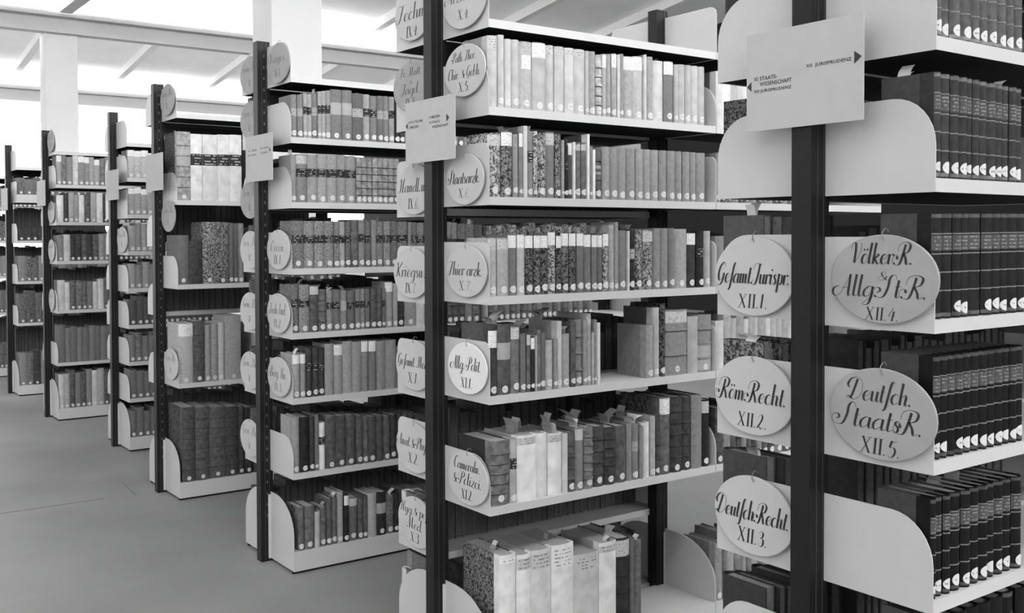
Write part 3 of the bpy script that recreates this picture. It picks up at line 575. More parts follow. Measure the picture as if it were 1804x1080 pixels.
(0, -1.3584, 1.2982, [0.125, 0.15, 0.165, 0.19], 1, 'shelf behind Gesamt. Jurispr. plaque', 'books on the shelf behind Gesamt. Jurispr. plaque', [(-0.043, 0.03, 0.199, 'p30 x s', 1), (-0.013, 0.04, 0.195, 'p44 x', 1), (0.027, 0.04, 0.187, 'p22 x', 1), (0.067, 0.05, 0.199, 'k24 x', 0)]),
(0, -1.3584, 1.0262, [0.125, 0.145, 0.16, 0.19], 1, 'shelf behind Röm. Recht plaque', 'books on the shelf behind Röm. Recht plaque', [(-0.043, 0.035, 0.19, 'm36 board40m x s', 1), (-0.008, 0.03, 0.186, 'm34 x s', 1), (0.022, 0.03, 0.178, 'p30 x', 1), (0.052, 0.04, 0.19, 'k24 x', 1)]),
(0, -1.3584, 0.7597, [0.135, 0.15, 0.19], 1, 'shelf behind Deutsch. Recht plaque', 'books on the shelf behind Deutsch. Recht plaque', [(-0.043, 0.035, 0.205, 'p28 x s', 1), (-0.008, 0.035, 0.201, 'p24 x', 1), (0.027, 0.04, 0.193, 'k20 x', 1)]),
(0, -1.3584, 0.4762, [0.135, 0.14, 0.138, 0.145, 0.15, 0.15], 1, 'shelf under Deutsch. Recht plaque', 'books on the shelf under Deutsch. Recht plaque', [(-0.043, 0.035, 0.2, 'p26 x', 1), (-0.008, 0.028, 0.196, 'p22 x', 1), (0.02, 0.03, 0.188, 'p26 x', 1), (0.05, 0.032, 0.2, 'p22 x', 1), (0.082, 0.03, 0.192, 'p26 x', 1), (0.112, 0.034, 0.2, 'p22 x', 1), (0.146, 0.036, 0.196, 'p26 x', 0), (0.182, 0.04, 0.188, 'p22 x', 0)])]
# the rest: small, far or mostly hidden books, packed tight on the shelves behind
STM = MB(); STMATS = []; STI = {}
def smi(mat):
    if mat.name not in STI: STI[mat.name] = len(STMATS); STMATS.append(mat)
    return STI[mat.name]
def stuff_book(x, w, h, d, y, z, st, side=-1):
    k, t, fl = style(st)
    w -= .0006
    a = min(.008, .3 * w)
    if side > 0: off = lambda px, py, pz: (x + w - px, y - py, z + pz)
    else: off = lambda px, py, pz: (x + .0003 + px, y + py, z + pz)
    ms = smi(cover_mat(k, t)); mb_ = smi(cover_mat('p', 40 if t > 30 else 28))
    cover_into(STM, w, h, d, a, off, ms, mb_, fl.get('b', 0), smi(UNDER))
    ta = .003 if w > .012 else .0014
    p0 = off(ta, a + .004, .003); p1 = off(w - ta, d - .004, h - .0035)
    STM.box([min(u, v) for u, v in zip(p0, p1)], [max(u, v) for u, v in zip(p0, p1)], smi(SHADEPAGES))
    if 'x' not in fl: dot(STM, w, a, w / 2, .019, min(.0115, .47 * w), smi(WHITEDOT), off)
    if 'w' in fl or 'a' in fl: strip(STM, w, a, .78 * h, .985 * h, .0005, smi(WLABEL), off, uv=True)
    if 'n' in fl: strip(STM, w, a, .53 * h, .7 * h, .0005, smi(BLABEL), off, uv=True)
    if 'l' in fl or 'd' in fl: strip(STM, w, a, .5 * h, .7 * h, .0005, smi(LLABEL), off, uv=True)
seed = 0
def clear(rk, side, z):
    up = [zl for zl, kd in RK[rk][3 if side < 0 else 4] if zl > z + .02]
    return min(up) if up else z + 1.
for rk, y, z, dep, side, phrase, group, lst in BOOKS:
    for n_, (x, w, h, st, big) in enumerate(lst):
        seed += 1
        k, t, fl = style(st)
        d = dep if isinstance(dep, float) else dep[n_ % len(dep)]
        if big:
            lab = '%s book from the post on the %s, %s' % (ordw(n_ + 1), phrase, looks(k, t, fl))
            hs = [max([b_[2] for b_ in lst[max(n_ - 2, 0):n_]] or [1.]), max([b_[2] for b_ in lst[n_ + 1:n_ + 3]] or [1.])]
            if side > 0: hs = hs[::-1]
            book(x, w, h, d, y, z, st, side, lab, group, seed, clear(rk, side, z) - z - h, *hs)
        else:
            stuff_book(x, w, h, d, y, z, st, side)
def fill(y, z, x0, x1, h, tones, seed_, d=.17, wlo=.022, whi=.045, hv=.03, side=-1):
    rr = random.Random(seed_); x = x0; i = 0
    while x < x1 - wlo:
        w = min(rr.uniform(wlo, whi), x1 - x)
        stuff_book(x, w, h - rr.uniform(0, hv), d, y, z, tones[i % len(tones)] if isinstance(tones, list) else tones, side)
        x += w; i += 1
fill(-0.36650000000000005, 1.8537, 1.023, 1.62, 0.21, ['v76', 'v80', 'p66', 'v74'], 101)
fill(-0.36650000000000005, 1.5757, 1.023, 1.62, 0.2, ['p50', 'k34', 'm40'], 102)
fill(-0.36650000000000005, 1.2655, 1.023, 1.62, 0.2, ['p46', 'm36', 'k24'], 103)
fill(-0.36650000000000005, 0.9549, 1.023, 1.62, 0.21, ['v72', 'p60', 'v66', 'p56'], 104)
fill(-0.36650000000000005, 0.6071, 1.023, 1.62, 0.22, ['k28 b4', 'p46', 'k34'], 105)
fill(-0.36650000000000005, 0.0972, 1.023, 1.62, 0.24, ['p52', 'k40', 'p58', 'k44'], 106)
fill(0.1969, 1.8462, 0.12, 1.0, 0.19, ['p30', 'k22'], 107, side=1, d=0.15, hv=0.07)
fill(0.1969, 1.5465, 0.12, 1.0, 0.21, ['p26', 'k18', 'm26'], 108, side=1, d=0.15, hv=0.07)
fill(0.1969, 1.2513, 0.12, 1.0, 0.2, ['k20 x', 'p24', 'k16'], 109, side=1, d=0.15, hv=0.07)
fill(0.1969, 0.9268, 0.12, 1.0, 0.22, ['k16', 'p20', 'k14'], 110, side=1, d=0.15, hv=0.07)
fill(0.1969, 0.6496, 0.12, 1.0, 0.22, ['k12 x', 'k14'], 111, side=1, d=0.15, hv=0.07)
fill(0.1969, 0.389, 0.006, 1.0, 0.21, ['v76', 'p60', 'p40', 'k30'], 112, side=1, d=0.15, hv=0.07)
fill(0.1969, 0.0972, 0.006, 1.0, 0.24, ['v72', 'p50', 'k34'], 113, side=1, d=0.15, hv=0.07)
fill(1.124, 1.8794, 0.573, 1.012, 0.2, ['p50 n', 'p46 l', 'k30'], 114)
fill(1.124, 1.6018, 0.55, 1.012, 0.2, ['k52 b5', 'p54 n'], 115)
fill(1.124, 0.7594, 0.524, 1.012, 0.21, ['p50', 'k30 b3', 'p56'], 116)
fill(1.124, 0.4356, 0.522, 1.012, 0.21, ['k24 x', 'k28'], 117)
fill(1.124, 0.0972, 0.531, 1.012, 0.2, ['k24', 'p36', 'k30'], 118)
fill(1.124, 1.8794, 1.03, 1.7, 0.205, ['p50', 'k36'], 119)
fill(1.124, 1.6018, 1.03, 1.7, 0.205, ['p46', 'k34 b3'], 120)
fill(1.124, 1.3175, 1.03, 1.7, 0.205, ['m44 n', 'm36'], 121)
fill(1.124, 1.0401, 1.03, 1.7, 0.205, ['k36 b3', 'p44'], 122)
fill(1.124, 0.7594, 1.03, 1.7, 0.205, ['k26', 'p46'], 123)
fill(1.124, 0.4356, 1.03, 1.7, 0.205, ['k26 x'], 124)
fill(1.662, 1.8862, 0.03, 1.0, 0.23, ['k24', 'p30', 'm26', 'p20'], 125, side=1, d=0.15, hv=0.06)
fill(1.662, 1.5962, 0.03, 1.0, 0.23, ['k24', 'p30', 'm26', 'p20'], 126, side=1, d=0.15, hv=0.06)
fill(1.662, 1.3162, 0.03, 1.0, 0.23, ['k24', 'p30', 'm26', 'p20'], 127, side=1, d=0.15, hv=0.06)
fill(1.662, 1.0362, 0.03, 1.0, 0.23, ['k24', 'p30', 'm26', 'p20'], 128, side=1, d=0.15, hv=0.06)
fill(1.662, 0.7562, 0.03, 1.0, 0.23, ['k24', 'p30', 'm26', 'p20'], 129, side=1, d=0.15, hv=0.06)
fill(1.662, 0.4362, 0.03, 1.0, 0.23, ['k24', 'p30', 'm26', 'p20'], 130, side=1, d=0.15, hv=0.06)
fill(1.662, 0.0972, 0.03, 1.0, 0.23, ['k24', 'p30', 'm26', 'p20'], 131, side=1, d=0.15, hv=0.06)
fill(3.2052, 1.7762, 0.05, 1.0, 0.3, ['k24', 'p30', 'm26', 'p20'], 132, side=1, d=0.15, hv=0.06)
fill(3.2052, 1.4262, 0.05, 1.0, 0.3, ['k24', 'p30', 'm26', 'p20'], 133, side=1, d=0.15, hv=0.06)
fill(3.2052, 1.0262, 0.05, 1.0, 0.3, ['k24', 'p30', 'm26', 'p20'], 134, side=1, d=0.15, hv=0.06)
fill(3.2052, 0.6262, 0.05, 1.0, 0.3, ['k24', 'p30', 'm26', 'p20'], 135, side=1, d=0.15, hv=0.06)
fill(3.2052, 0.0972, 0.05, 1.0, 0.47, ['k24', 'p30', 'm26', 'p20'], 136, side=1, d=0.15, hv=0.06)
fill(2.6598, 1.6572, 0.455, 1.02, 0.37, ['v78 n', 'v76'], 137, d=0.2, wlo=0.04, whi=0.07)
fill(2.6598, 1.1932, 0.455, 1.02, 0.33, ['m44', 'p40'], 138, d=0.2, wlo=0.04, whi=0.07)
fill(2.6598, 0.6469, 0.455, 1.02, 0.33, ['p58', 'k34'], 139, d=0.2, wlo=0.04, whi=0.07)
fill(2.6598, 0.0972, 0.455, 1.02, 0.37, ['k28 b6', 'k24 b4'], 140, d=0.2, wlo=0.04, whi=0.07)
fill(4.1583, 1.8562, 0.183, 0.9, 0.19, ['p62 a'], 141, d=0.16, wlo=0.035, whi=0.05)
fill(4.1583, 1.6082, 0.183, 0.9, 0.2, ['p58 a'], 142, d=0.16, wlo=0.035, whi=0.05)
fill(4.1583, 1.3592, 0.183, 0.9, 0.2, ['p60', 'p52'], 143, d=0.16, wlo=0.035, whi=0.05)
fill(4.1583, 1.1092, 0.183, 0.9, 0.18, ['p56', 'p50'], 144, d=0.16, wlo=0.035, whi=0.05)
fill(4.1583, 0.8602, 0.183, 0.9, 0.195, ['p34'], 145, d=0.16, wlo=0.035, whi=0.05)
fill(4.1583, 0.6102, 0.183, 0.9, 0.2, ['p44', 'k42'], 146, d=0.16, wlo=0.035, whi=0.05)
fill(4.1583, 0.3602, 0.183, 0.9, 0.2, ['p42'], 147, d=0.16, wlo=0.035, whi=0.05)
fill(4.1583, 0.0972, 0.183, 0.9, 0.2, ['p40'], 148, d=0.16, wlo=0.035, whi=0.05)
fill(5.7043, 1.8732, 0.067, 0.9, 0.24, ['p58 a', 'k40', 'p46', 'v72', 'p50 w', 'p48 w', 'p54'], 149, d=0.16, wlo=0.035, whi=0.05)
fill(5.7043, 1.5782, 0.067, 0.9, 0.24, ['v78', 'k24', 'p60', 'p56', 'v82', 'k34', 'p60'], 150, d=0.16, wlo=0.035, whi=0.05)
fill(5.7043, 1.2692, 0.067, 0.9, 0.23, ['p50', 'v74', 'k26', 'k24', 'k30', 'k26', 'k36 b4', 'p58'], 151, d=0.16, wlo=0.035, whi=0.05)
fill(5.7043, 0.8792, 0.067, 0.9, 0.25, ['v74', 'v76', 'k36', 'k40', 'k36', 'p44'], 152, d=0.16, wlo=0.035, whi=0.05)
fill(5.7043, 0.4612, 0.067, 0.9, 0.3, ['p42 x', 'p44 x'], 153, d=0.16, wlo=0.035, whi=0.05)
fill(5.7043, 0.0972, 0.067, 0.9, 0.3, ['v70', 'p60', 'k34', 'p44', 'k30', 'p50'], 154, d=0.16, wlo=0.035, whi=0.05)
fill(7.2873, 1.8512, 0.071, 0.9, 0.17, ['k36', 'p42'], 155, d=0.16, wlo=0.05, whi=0.075)
fill(7.2873, 1.4292, 0.071, 0.9, 0.13, ['k26'], 156, d=0.16, wlo=0.05, whi=0.075)
fill(7.2873, 1.0552, 0.071, 0.9, 0.24, ['p46', 'm42', 'k36'], 157, d=0.16, wlo=0.05, whi=0.075)
fill(7.2873, 0.6712, 0.071, 0.9, 0.3, ['k36', 'k34'], 158, d=0.16, wlo=0.05, whi=0.075)
fill(7.2873, 0.0972, 0.071, 0.9, 0.32, ['p50', 'k40 b4', 'k24'], 159, d=0.16, wlo=0.05, whi=0.075)
fill(8.8183, 1.7762, 0.078, 0.8, 0.22, ['p44'], 160, d=0.16, wlo=0.035, whi=0.05)
fill(8.8183, 1.4262, 0.078, 0.8, 0.22, ['k36'], 161, d=0.16, wlo=0.035, whi=0.05)
fill(8.8183, 1.0562, 0.078, 0.8, 0.22, ['p46'], 162, d=0.16, wlo=0.035, whi=0.05)
fill(8.8183, 0.6762, 0.078, 0.8, 0.24, ['p40'], 163, d=0.16, wlo=0.035, whi=0.05)
fill(8.8183, 0.0972, 0.078, 0.8, 0.26, ['k36'], 164, d=0.16, wlo=0.035, whi=0.05)
fill(4.7017, 1.8562, 0.22499999999999998, 0.95, 0.182, ['k26', 'p30', 'k20'], 165, side=1, d=0.15)
fill(4.7017, 1.6082, 0.22499999999999998, 0.95, 0.193, ['k26', 'p30', 'k20'], 166, side=1, d=0.15)
fill(4.7017, 1.3592, 0.22499999999999998, 0.95, 0.194, ['k26', 'p30', 'k20'], 167, side=1, d=0.15)
fill(4.7017, 1.1092, 0.22499999999999998, 0.95, 0.195, ['k26', 'p30', 'k20'], 168, side=1, d=0.15)
fill(4.7017, 0.8602, 0.22499999999999998, 0.95, 0.194, ['k26', 'p30', 'k20'], 169, side=1, d=0.15)
fill(4.7017, 0.6102, 0.22499999999999998, 0.95, 0.195, ['k26', 'p30', 'k20'], 170, side=1, d=0.15)
fill(4.7017, 0.3602, 0.22499999999999998, 0.95, 0.195, ['k26', 'p30', 'k20'], 171, side=1, d=0.15)
fill(4.7017, 0.0972, 0.22499999999999998, 0.95, 0.208, ['k26', 'p30', 'k20'], 172, side=1, d=0.15)
fill(6.2477, 1.8732, 0.109, 0.95, 0.208, ['k26', 'p30', 'k20'], 173, side=1, d=0.15)
fill(6.2477, 1.5782, 0.109, 0.95, 0.24, ['k26', 'p30', 'k20'], 174, side=1, d=0.15)
fill(6.2477, 1.2692, 0.109, 0.95, 0.254, ['k26', 'p30', 'k20'], 175, side=1, d=0.15)
fill(6.2477, 0.8792, 0.109, 0.95, 0.335, ['k26', 'p30', 'k20'], 176, side=1, d=0.15)
fill(6.2477, 0.4612, 0.109, 0.95, 0.363, ['k26', 'p30', 'k20'], 177, side=1, d=0.15)
fill(6.2477, 0.0972, 0.109, 0.95, 0.309, ['k26', 'p30', 'k20'], 178, side=1, d=0.15)
fill(7.8307, 1.8022, 0.113, 0.95, 0.245, ['k26', 'p30', 'k20'], 179, side=1, d=0.15)
fill(7.8307, 1.4292, 0.113, 0.95, 0.318, ['k26', 'p30', 'k20'], 180, side=1, d=0.15)
fill(7.8307, 1.0552, 0.113, 0.95, 0.319, ['k26', 'p30', 'k20'], 181, side=1, d=0.15)
fill(7.8307, 0.6712, 0.113, 0.95, 0.329, ['k26', 'p30', 'k20'], 182, side=1, d=0.15)
fill(7.8307, 0.0972, 0.113, 0.95, 0.519, ['k26', 'p30', 'k20'], 183, side=1, d=0.15)
fill(9.3617, 1.7762, 0.12000000000000001, 0.95, 0.265, ['k26', 'p30', 'k20'], 184, side=1, d=0.15)
fill(9.3617, 1.4262, 0.12000000000000001, 0.95, 0.295, ['k26', 'p30', 'k20'], 185, side=1, d=0.15)
fill(9.3617, 1.0562, 0.12000000000000001, 0.95, 0.315, ['k26', 'p30', 'k20'], 186, side=1, d=0.15)
fill(9.3617, 0.6762, 0.12000000000000001, 0.95, 0.325, ['k26', 'p30', 'k20'], 187, side=1, d=0.15)
fill(9.3617, 0.0972, 0.12000000000000001, 0.95, 0.524, ['k26', 'p30', 'k20'], 188, side=1, d=0.15)
fill(-1.3584, 1.8262, 0.25, 0.9, 0.19, ['k26 x', 'p30 x'], 189, side=1, d=0.16)
fill(-1.3584, 1.5617, 0.25, 0.9, 0.19, ['k26 x', 'p30 x'], 190, side=1, d=0.16)
fill(-1.3584, 1.2982, 0.25, 0.9, 0.19, ['k26 x', 'p30 x'], 191, side=1, d=0.16)
fill(-1.3584, 1.0262, 0.25, 0.9, 0.19, ['k26 x', 'p30 x'], 192, side=1, d=0.16)
fill(-1.3584, 0.7597, 0.25, 0.9, 0.19, ['k26 x', 'p30 x'], 193, side=1, d=0.16)
fill(-1.3584, 0.4762, 0.25, 0.9, 0.19, ['k26 x', 'p30 x'], 194, side=1, d=0.16)
so = obj('remaining_books', STM, STMATS)
tag(so, 'small faded old books packed along the distant and half hidden shelves', 'books', None, 'stuff')

# ------------------------------------------------------------------ lettering: a slanted broad-nib script
GL = {
 'a': (.40, [[(.30,.38),(.2,.45),(.06,.3),(.04,.1),(.12,0),(.22,.08),(.30,.24)],[(.31,.45),(.30,.08),(.35,0),(.42,.07)]]),
 'b': (.36, [[(.08,.95),(.07,.5),(.07,.06),(.15,0),(.27,.08),(.3,.28),(.22,.44),(.12,.38),(.07,.26)]]),
 'c': (.30, [[(.27,.36),(.21,.45),(.08,.36),(.04,.16),(.12,0),(.21,.02),(.3,.1)]]),
 'd': (.40, [[(.30,.38),(.2,.45),(.06,.3),(.04,.1),(.12,0),(.22,.08),(.30,.24)],[(.32,.97),(.30,.5),(.30,.08),(.35,0),(.42,.07)]]),
 'e': (.31, [[(.05,.18),(.2,.24),(.27,.36),(.19,.45),(.08,.36),(.04,.16),(.12,0),(.22,.03),(.31,.12)]]),
 'g': (.38, [[(.30,.38),(.2,.45),(.06,.3),(.04,.1),(.12,0),(.22,.08),(.30,.24)],[(.31,.45),(.30,.0),(.25,-.3),(.13,-.36),(.07,-.28),(.36,.02)]]),
 'h': (.38, [[(.08,.95),(.07,.5),(.07,0)],[(.07,.2),(.15,.4),(.23,.45),(.27,.36),(.26,.06),(.31,0),(.38,.07)]]),
 'i': (.19, [[(.07,.45),(.06,.08),(.11,0),(.18,.07)],[(.09,.62),(.09,.67)]]),
 'k': (.36, [[(.08,.95),(.07,.5),(.07,0)],[(.08,.18),(.2,.44),(.27,.4),(.1,.22)],[(.13,.22),(.23,.05),(.29,0),(.36,.07)]]),
 'l': (.18, [[(.07,.95),(.06,.5),(.06,.08),(.11,0),(.18,.07)]]),
 'm': (.50, [[(.06,.45),(.06,0)],[(.06,.2),(.14,.42),(.2,.44),(.22,.34),(.22,0)],[(.22,.2),(.3,.42),(.36,.44),(.38,.34),(.38,.06),(.43,0),(.49,.07)]]),
 'n': (.36, [[(.06,.45),(.06,0)],[(.06,.2),(.14,.42),(.2,.44),(.23,.34),(.23,.06),(.28,0),(.35,.07)]]),
 'o': (.30, [[(.16,.45),(.06,.34),(.04,.12),(.13,0),(.24,.1),(.26,.32),(.16,.45)]]),
 'p': (.34, [[(.07,.5),(.07,.1),(.06,-.36)],[(.07,.25),(.16,.44),(.26,.4),(.28,.15),(.18,0),(.08,.05)]]),
 'r': (.26, [[(.06,.45),(.06,0)],[(.06,.2),(.14,.42),(.2,.45),(.25,.38)]]),
 's': (.26, [[(.22,.38),(.14,.46),(.06,.36),(.18,.18),(.15,.02),(.06,.01),(.02,.1)]]),
 'f': (.22, [[(.3,.88),(.22,.96),(.16,.8),(.12,.3),(.08,-.2),(.0,-.34),(-.06,-.28)]]),
 't': (.21, [[(.1,.75),(.08,.3),(.08,.06),(.13,0),(.2,.07)],[(.01,.47),(.2,.48)]]),
 'u': (.35, [[(.06,.45),(.06,.1),(.11,0),(.18,.06),(.26,.28)],[(.26,.45),(.25,.08),(.3,0),(.36,.07)]]),
 'w': (.42, [[(.06,.45),(.06,.1),(.11,0),(.22,.24)],[(.22,.45),(.22,.1),(.27,0),(.35,.1),(.38,.32),(.33,.46)]]),
 'y': (.35, [[(.06,.45),(.06,.1),(.11,0),(.18,.06),(.26,.28)],[(.27,.45),(.26,0),(.2,-.3),(.09,-.36),(.05,-.27),(.34,.04)]]),
 'z': (.30, [[(.04,.38),(.11,.46),(.24,.43),(.04,.03),(.14,.03),(.22,-.05),(.3,.04)]]),
 'A': (.46, [[(-.02,.42),(-.16,.34),(-.2,.12),(-.08,-.02),(.06,.08),(.2,.5),(.32,.95)],[(.32,.95),(.33,.5),(.34,.08),(.39,0),(.45,.07)],[(.1,.36),(.36,.36)]]),
 'C': (.44, [[(.38,.72),(.4,.9),(.3,.97),(.14,.8),(.05,.4),(.12,.04),(.26,0),(.42,.2)]]),
 'D': (.54, [[(.24,.9),(.17,.45),(.08,.06),(-.08,.04),(-.02,.13),(.22,-.02),(.46,.22),(.46,.72),(.26,.96),(.0,.9),(-.12,.62),(-.02,.5)]]),
 'F': (.42, [[(-.05,.76),(.04,.95),(.24,.9),(.48,.97)],[(.28,.9),(.2,.4),(.1,.02),(-.06,.0),(-.1,.16)],[(.08,.5),(.36,.52)]]),
 'G': (.48, [[(.36,.74),(.4,.9),(.3,.97),(.12,.8),(.04,.45),(.1,.14),(.22,.1),(.34,.3)],[(.38,.46),(.34,.08),(.2,-.12),(-.02,-.1)]]),
 'H': (.50, [[(-.02,.76),(.08,.95),(.14,.7),(.1,.1),(-.0,.0),(-.12,.1)],[(.46,.97),(.36,.8),(.33,.1),(.38,0),(.48,.08)],[(.1,.46),(.34,.52)]]),
 'J': (.32, [[(-.12,.66),(-.04,.9),(.12,.95),(.34,.9)],[(.24,.92),(.2,.4),(.12,.02),(-.04,-.04),(-.12,.1),(-.02,.2)]]),
 'K': (.48, [[(-.02,.76),(.08,.95),(.14,.7),(.1,.1),(-.0,.0),(-.12,.1)],[(.46,.95),(.28,.62),(.13,.46)],[(.17,.5),(.3,.1),(.38,0),(.48,.08)]]),
 'M': (.60, [[(-.06,.08),(.02,.02),(.1,.4),(.16,.95)],[(.16,.95),(.2,.4),(.22,0)],[(.22,0),(.32,.5),(.4,.95)],[(.4,.95),(.43,.4),(.46,.04),(.55,.06)]]),
 'N': (.52, [[(-.06,.08),(.02,.02),(.1,.4),(.16,.95)],[(.16,.95),(.24,.4),(.3,0)],[(.3,0),(.36,.5),(.48,.95)]]),
 'O': (.5, [[(.3,.95),(.1,.75),(.02,.35),(.12,.02),(.3,.06),(.44,.5),(.38,.86),(.26,.95),(.2,.8)]]),
 'B': (.50, [[(.22,.88),(.17,.4),(.09,.02),(-.06,-.03),(-.22,.1),(-.2,.34),(-.06,.36),(-.04,.22)],[(-.06,.56),(-.02,.86),(.2,.98),(.4,.86),(.36,.6),(.2,.5)],[(.2,.5),(.4,.42),(.42,.12),(.24,-.02),(.1,.05)]]),
 'P': (.44, [[(.22,.88),(.17,.4),(.09,.02),(-.06,-.03),(-.22,.1),(-.2,.34),(-.06,.36),(-.04,.22)],[(-.06,.56),(-.02,.86),(.2,.98),(.42,.86),(.38,.58),(.2,.48)]]),
 'R': (.50, [[(.22,.88),(.17,.4),(.09,.02),(-.06,-.03),(-.22,.1),(-.2,.34),(-.06,.36),(-.04,.22)],[(-.06,.56),(-.02,.86),(.2,.98),(.42,.86),(.38,.58),(.2,.48)],[(.2,.48),(.32,.24),(.36,.04),(.42,0),(.5,.09)]]),
 'S': (.44, [[(.46,.78),(.42,.94),(.32,.96),(.24,.8),(.23,.45),(.14,.06),(-.02,-.02),(-.2,.1),(-.22,.34),(-.08,.42),(.0,.28),(-.1,.2)]]),
 'T': (.40, [[(-.08,.72),(.02,.95),(.22,.9),(.48,.97)],[(.28,.9),(.2,.4),(.1,.02),(-.06,-.02),(-.14,.14),(-.04,.24)]]),
 'V': (.42, [[(-.1,.66),(-.06,.9),(.06,.95),(.12,.6),(.13,.04)],[(.13,.02),(.28,.3),(.36,.75),(.3,.95)]]),
 'I': (.3, [[(.08,.92),(.08,.04),(.16,0)],[(-.02,.9),(.2,.93)]]),
 '&': (.40, [[(.36,.34),(.28,.06),(.12,0),(.05,.14),(.16,.36),(.3,.55),(.24,.68),(.14,.58),(.2,.34),(.38,0)]]),
 '.': (.19, [[(.06,.0),(.06,.06)]]),
 ' ': (.22, []),
 '-': (.25, [[(.02,.22),(.2,.24)]]),
 '\u00f6': (.30, [[(.16,.45),(.06,.34),(.04,.12),(.13,0),(.24,.1),(.26,.32),(.16,.45)],[(.09,.6),(.09,.66)],[(.22,.6),(.22,.66)]]),
}
ROM = {
 'X': (.62, [[(.08,.92),(.46,0)],[(.46,.92),(.06,0)],[(.0,.92),(.18,.92)],[(.36,.92),(.56,.92)],[(-.04,0),(.16,0)],[(.36,0),(.56,0)]]),
 'I': (.28, [[(.13,.92),(.13,0)],[(.0,.92),(.27,.92)],[(.0,0),(.27,0)]]),
 'V': (.55, [[(.08,.92),(.27,0)],[(.46,.92),(.27,0)],[(.0,.92),(.18,.92)],[(.36,.92),(.54,.92)]]),
 '.': (.24, [[(.08,.0),(.08,.07)]]),
 '1': (.32, [[(.0,.68),(.1,.8),(.16,.92),(.1,.02)]]),
 '2': (.50, [[(.06,.66),(.1,.86),(.24,.94),(.34,.78),(.24,.45),(.02,.04),(.14,.12),(.3,-.02),(.44,.1)]]),
 '3': (.46, [[(.06,.78),(.16,.94),(.34,.86),(.3,.6),(.16,.52)],[(.16,.52),(.36,.44),(.36,.12),(.2,-.02),(.04,.06),(.06,.18)]]),
 '4': (.50, [[(.3,.95),(.16,.62),(.02,.36)],[(.02,.36),(.46,.38)],[(.36,.7),(.3,.3),(.26,0)]]),
 '5': (.46, [[(.18,.92),(.1,.54),(.3,.54),(.38,.3),(.26,.02),(.08,-.02),(.02,.12)],[(.18,.9),(.3,.86),(.44,.94)]]),
 '6': (.44, [[(.38,.94),(.16,.7),(.04,.3),(.1,.04),(.24,0),(.36,.18),(.32,.42),(.18,.46),(.06,.3)]]),
 '7': (.44, [[(.04,.74),(.1,.9),(.26,.84),(.42,.94)],[(.42,.94),(.24,.5),(.14,0)]]),
}
def spline(p):
    if len(p) == 2:
        return [(p[0][0] + (p[1][0] - p[0][0]) * k / 3., p[0][1] + (p[1][1] - p[0][1]) * k / 3.) for k in range(4)]
    q = [p[0]] + list(p) + [p[-1]]; out = []
    for i in range(1, len(q) - 2):
        p0, p1, p2, p3 = q[i - 1:i + 3]
        for k in range(5):
            t = k / 5.
            out.append(tuple(.5 * (2 * p1[c] + (p2[c] - p0[c]) * t + (2 * p0[c] - 5 * p1[c] + 4 * p2[c] - p3[c]) * t * t + (3 * p1[c] - p0[c] - 3 * p2[c] + p3[c]) * t ** 3) for c in (0, 1)))
    out.append(tuple(p[-1]))
    return out
def write(m, text, u, v, cap, width, roman=False, thick=.125, thin=.02, slope=0.):
    """text centred at u, baseline v, capital height cap, fitted to width; plane coordinates (u right, v up) on the plaque face"""
    G_ = ROM if roman else GL
    tot = sum(G_[c][0] for c in text)
    sx = width / tot; sh = .12 if roman else .22
    x = 0.
    for c in text:
        adv, strokes = G_[c]
        for s_ in strokes:
            if len(s_) == 2 and abs(s_[0][0] - s_[1][0]) < .01 and abs(s_[0][1] - s_[1][1]) < .1:
                cx_, cy_ = u - width / 2 + (x + s_[0][0]) * sx + sh * s_[0][1] * cap * .9 - sh * cap * .25, v + (s_[0][1] + .035) * cap
                cy_ += slope * (cx_ - u)
                m.face([(cx_ + cap * .05 * cos(pi * k / 4), cy_ + cap * .05 * sin(pi * k / 4)) for k in range(8)])
                continue
            pts = spline(s_)
            P = [(u - width / 2 + (x + px) * sx + sh * py * cap * .9 - sh * cap * .25, v + py * cap) for px, py in pts]
            P = [(a, b + slope * (a - u)) for a, b in P]
            serif = roman and len(s_) == 2 and s_[0][1] == s_[1][1]
            for k in range(len(P) - 1):
                (x0, y0), (x1, y1) = P[k], P[k + 1]
                L_ = math.hypot(x1 - x0, y1 - y0) or 1e-6
                def wd(i):
                    a_, b_ = P[max(i - 1, 0)], P[min(i + 1, len(P) - 1)]
                    l = math.hypot(b_[0] - a_[0], b_[1] - a_[1]) or 1e-6
                    dn = -(b_[1] - a_[1]) / l; rt = (b_[0] - a_[0]) / l
                    f = max(0., dn) ** 1.5
                    if roman and not serif and s_[0][0] > s_[-1][0] + .2: f *= .25
                    return cap * (thin + (thick - thin) * f) * .5
                n0 = (-(y1 - y0) / L_, (x1 - x0) / L_)
                w0, w1 = wd(k), wd(k + 1)
                m.face([(x0 - n0[0] * w0, y0 - n0[1] * w0), (x1 - n0[0] * w1, y1 - n0[1] * w1), (x1 + n0[0] * w1, y1 + n0[1] * w1), (x0 + n0[0] * w0, y0 + n0[1] * w0)])
        x += adv
def to_plane(m, x):
    m.v = [(x, -p[0], p[1]) for p in m.v]
    return m
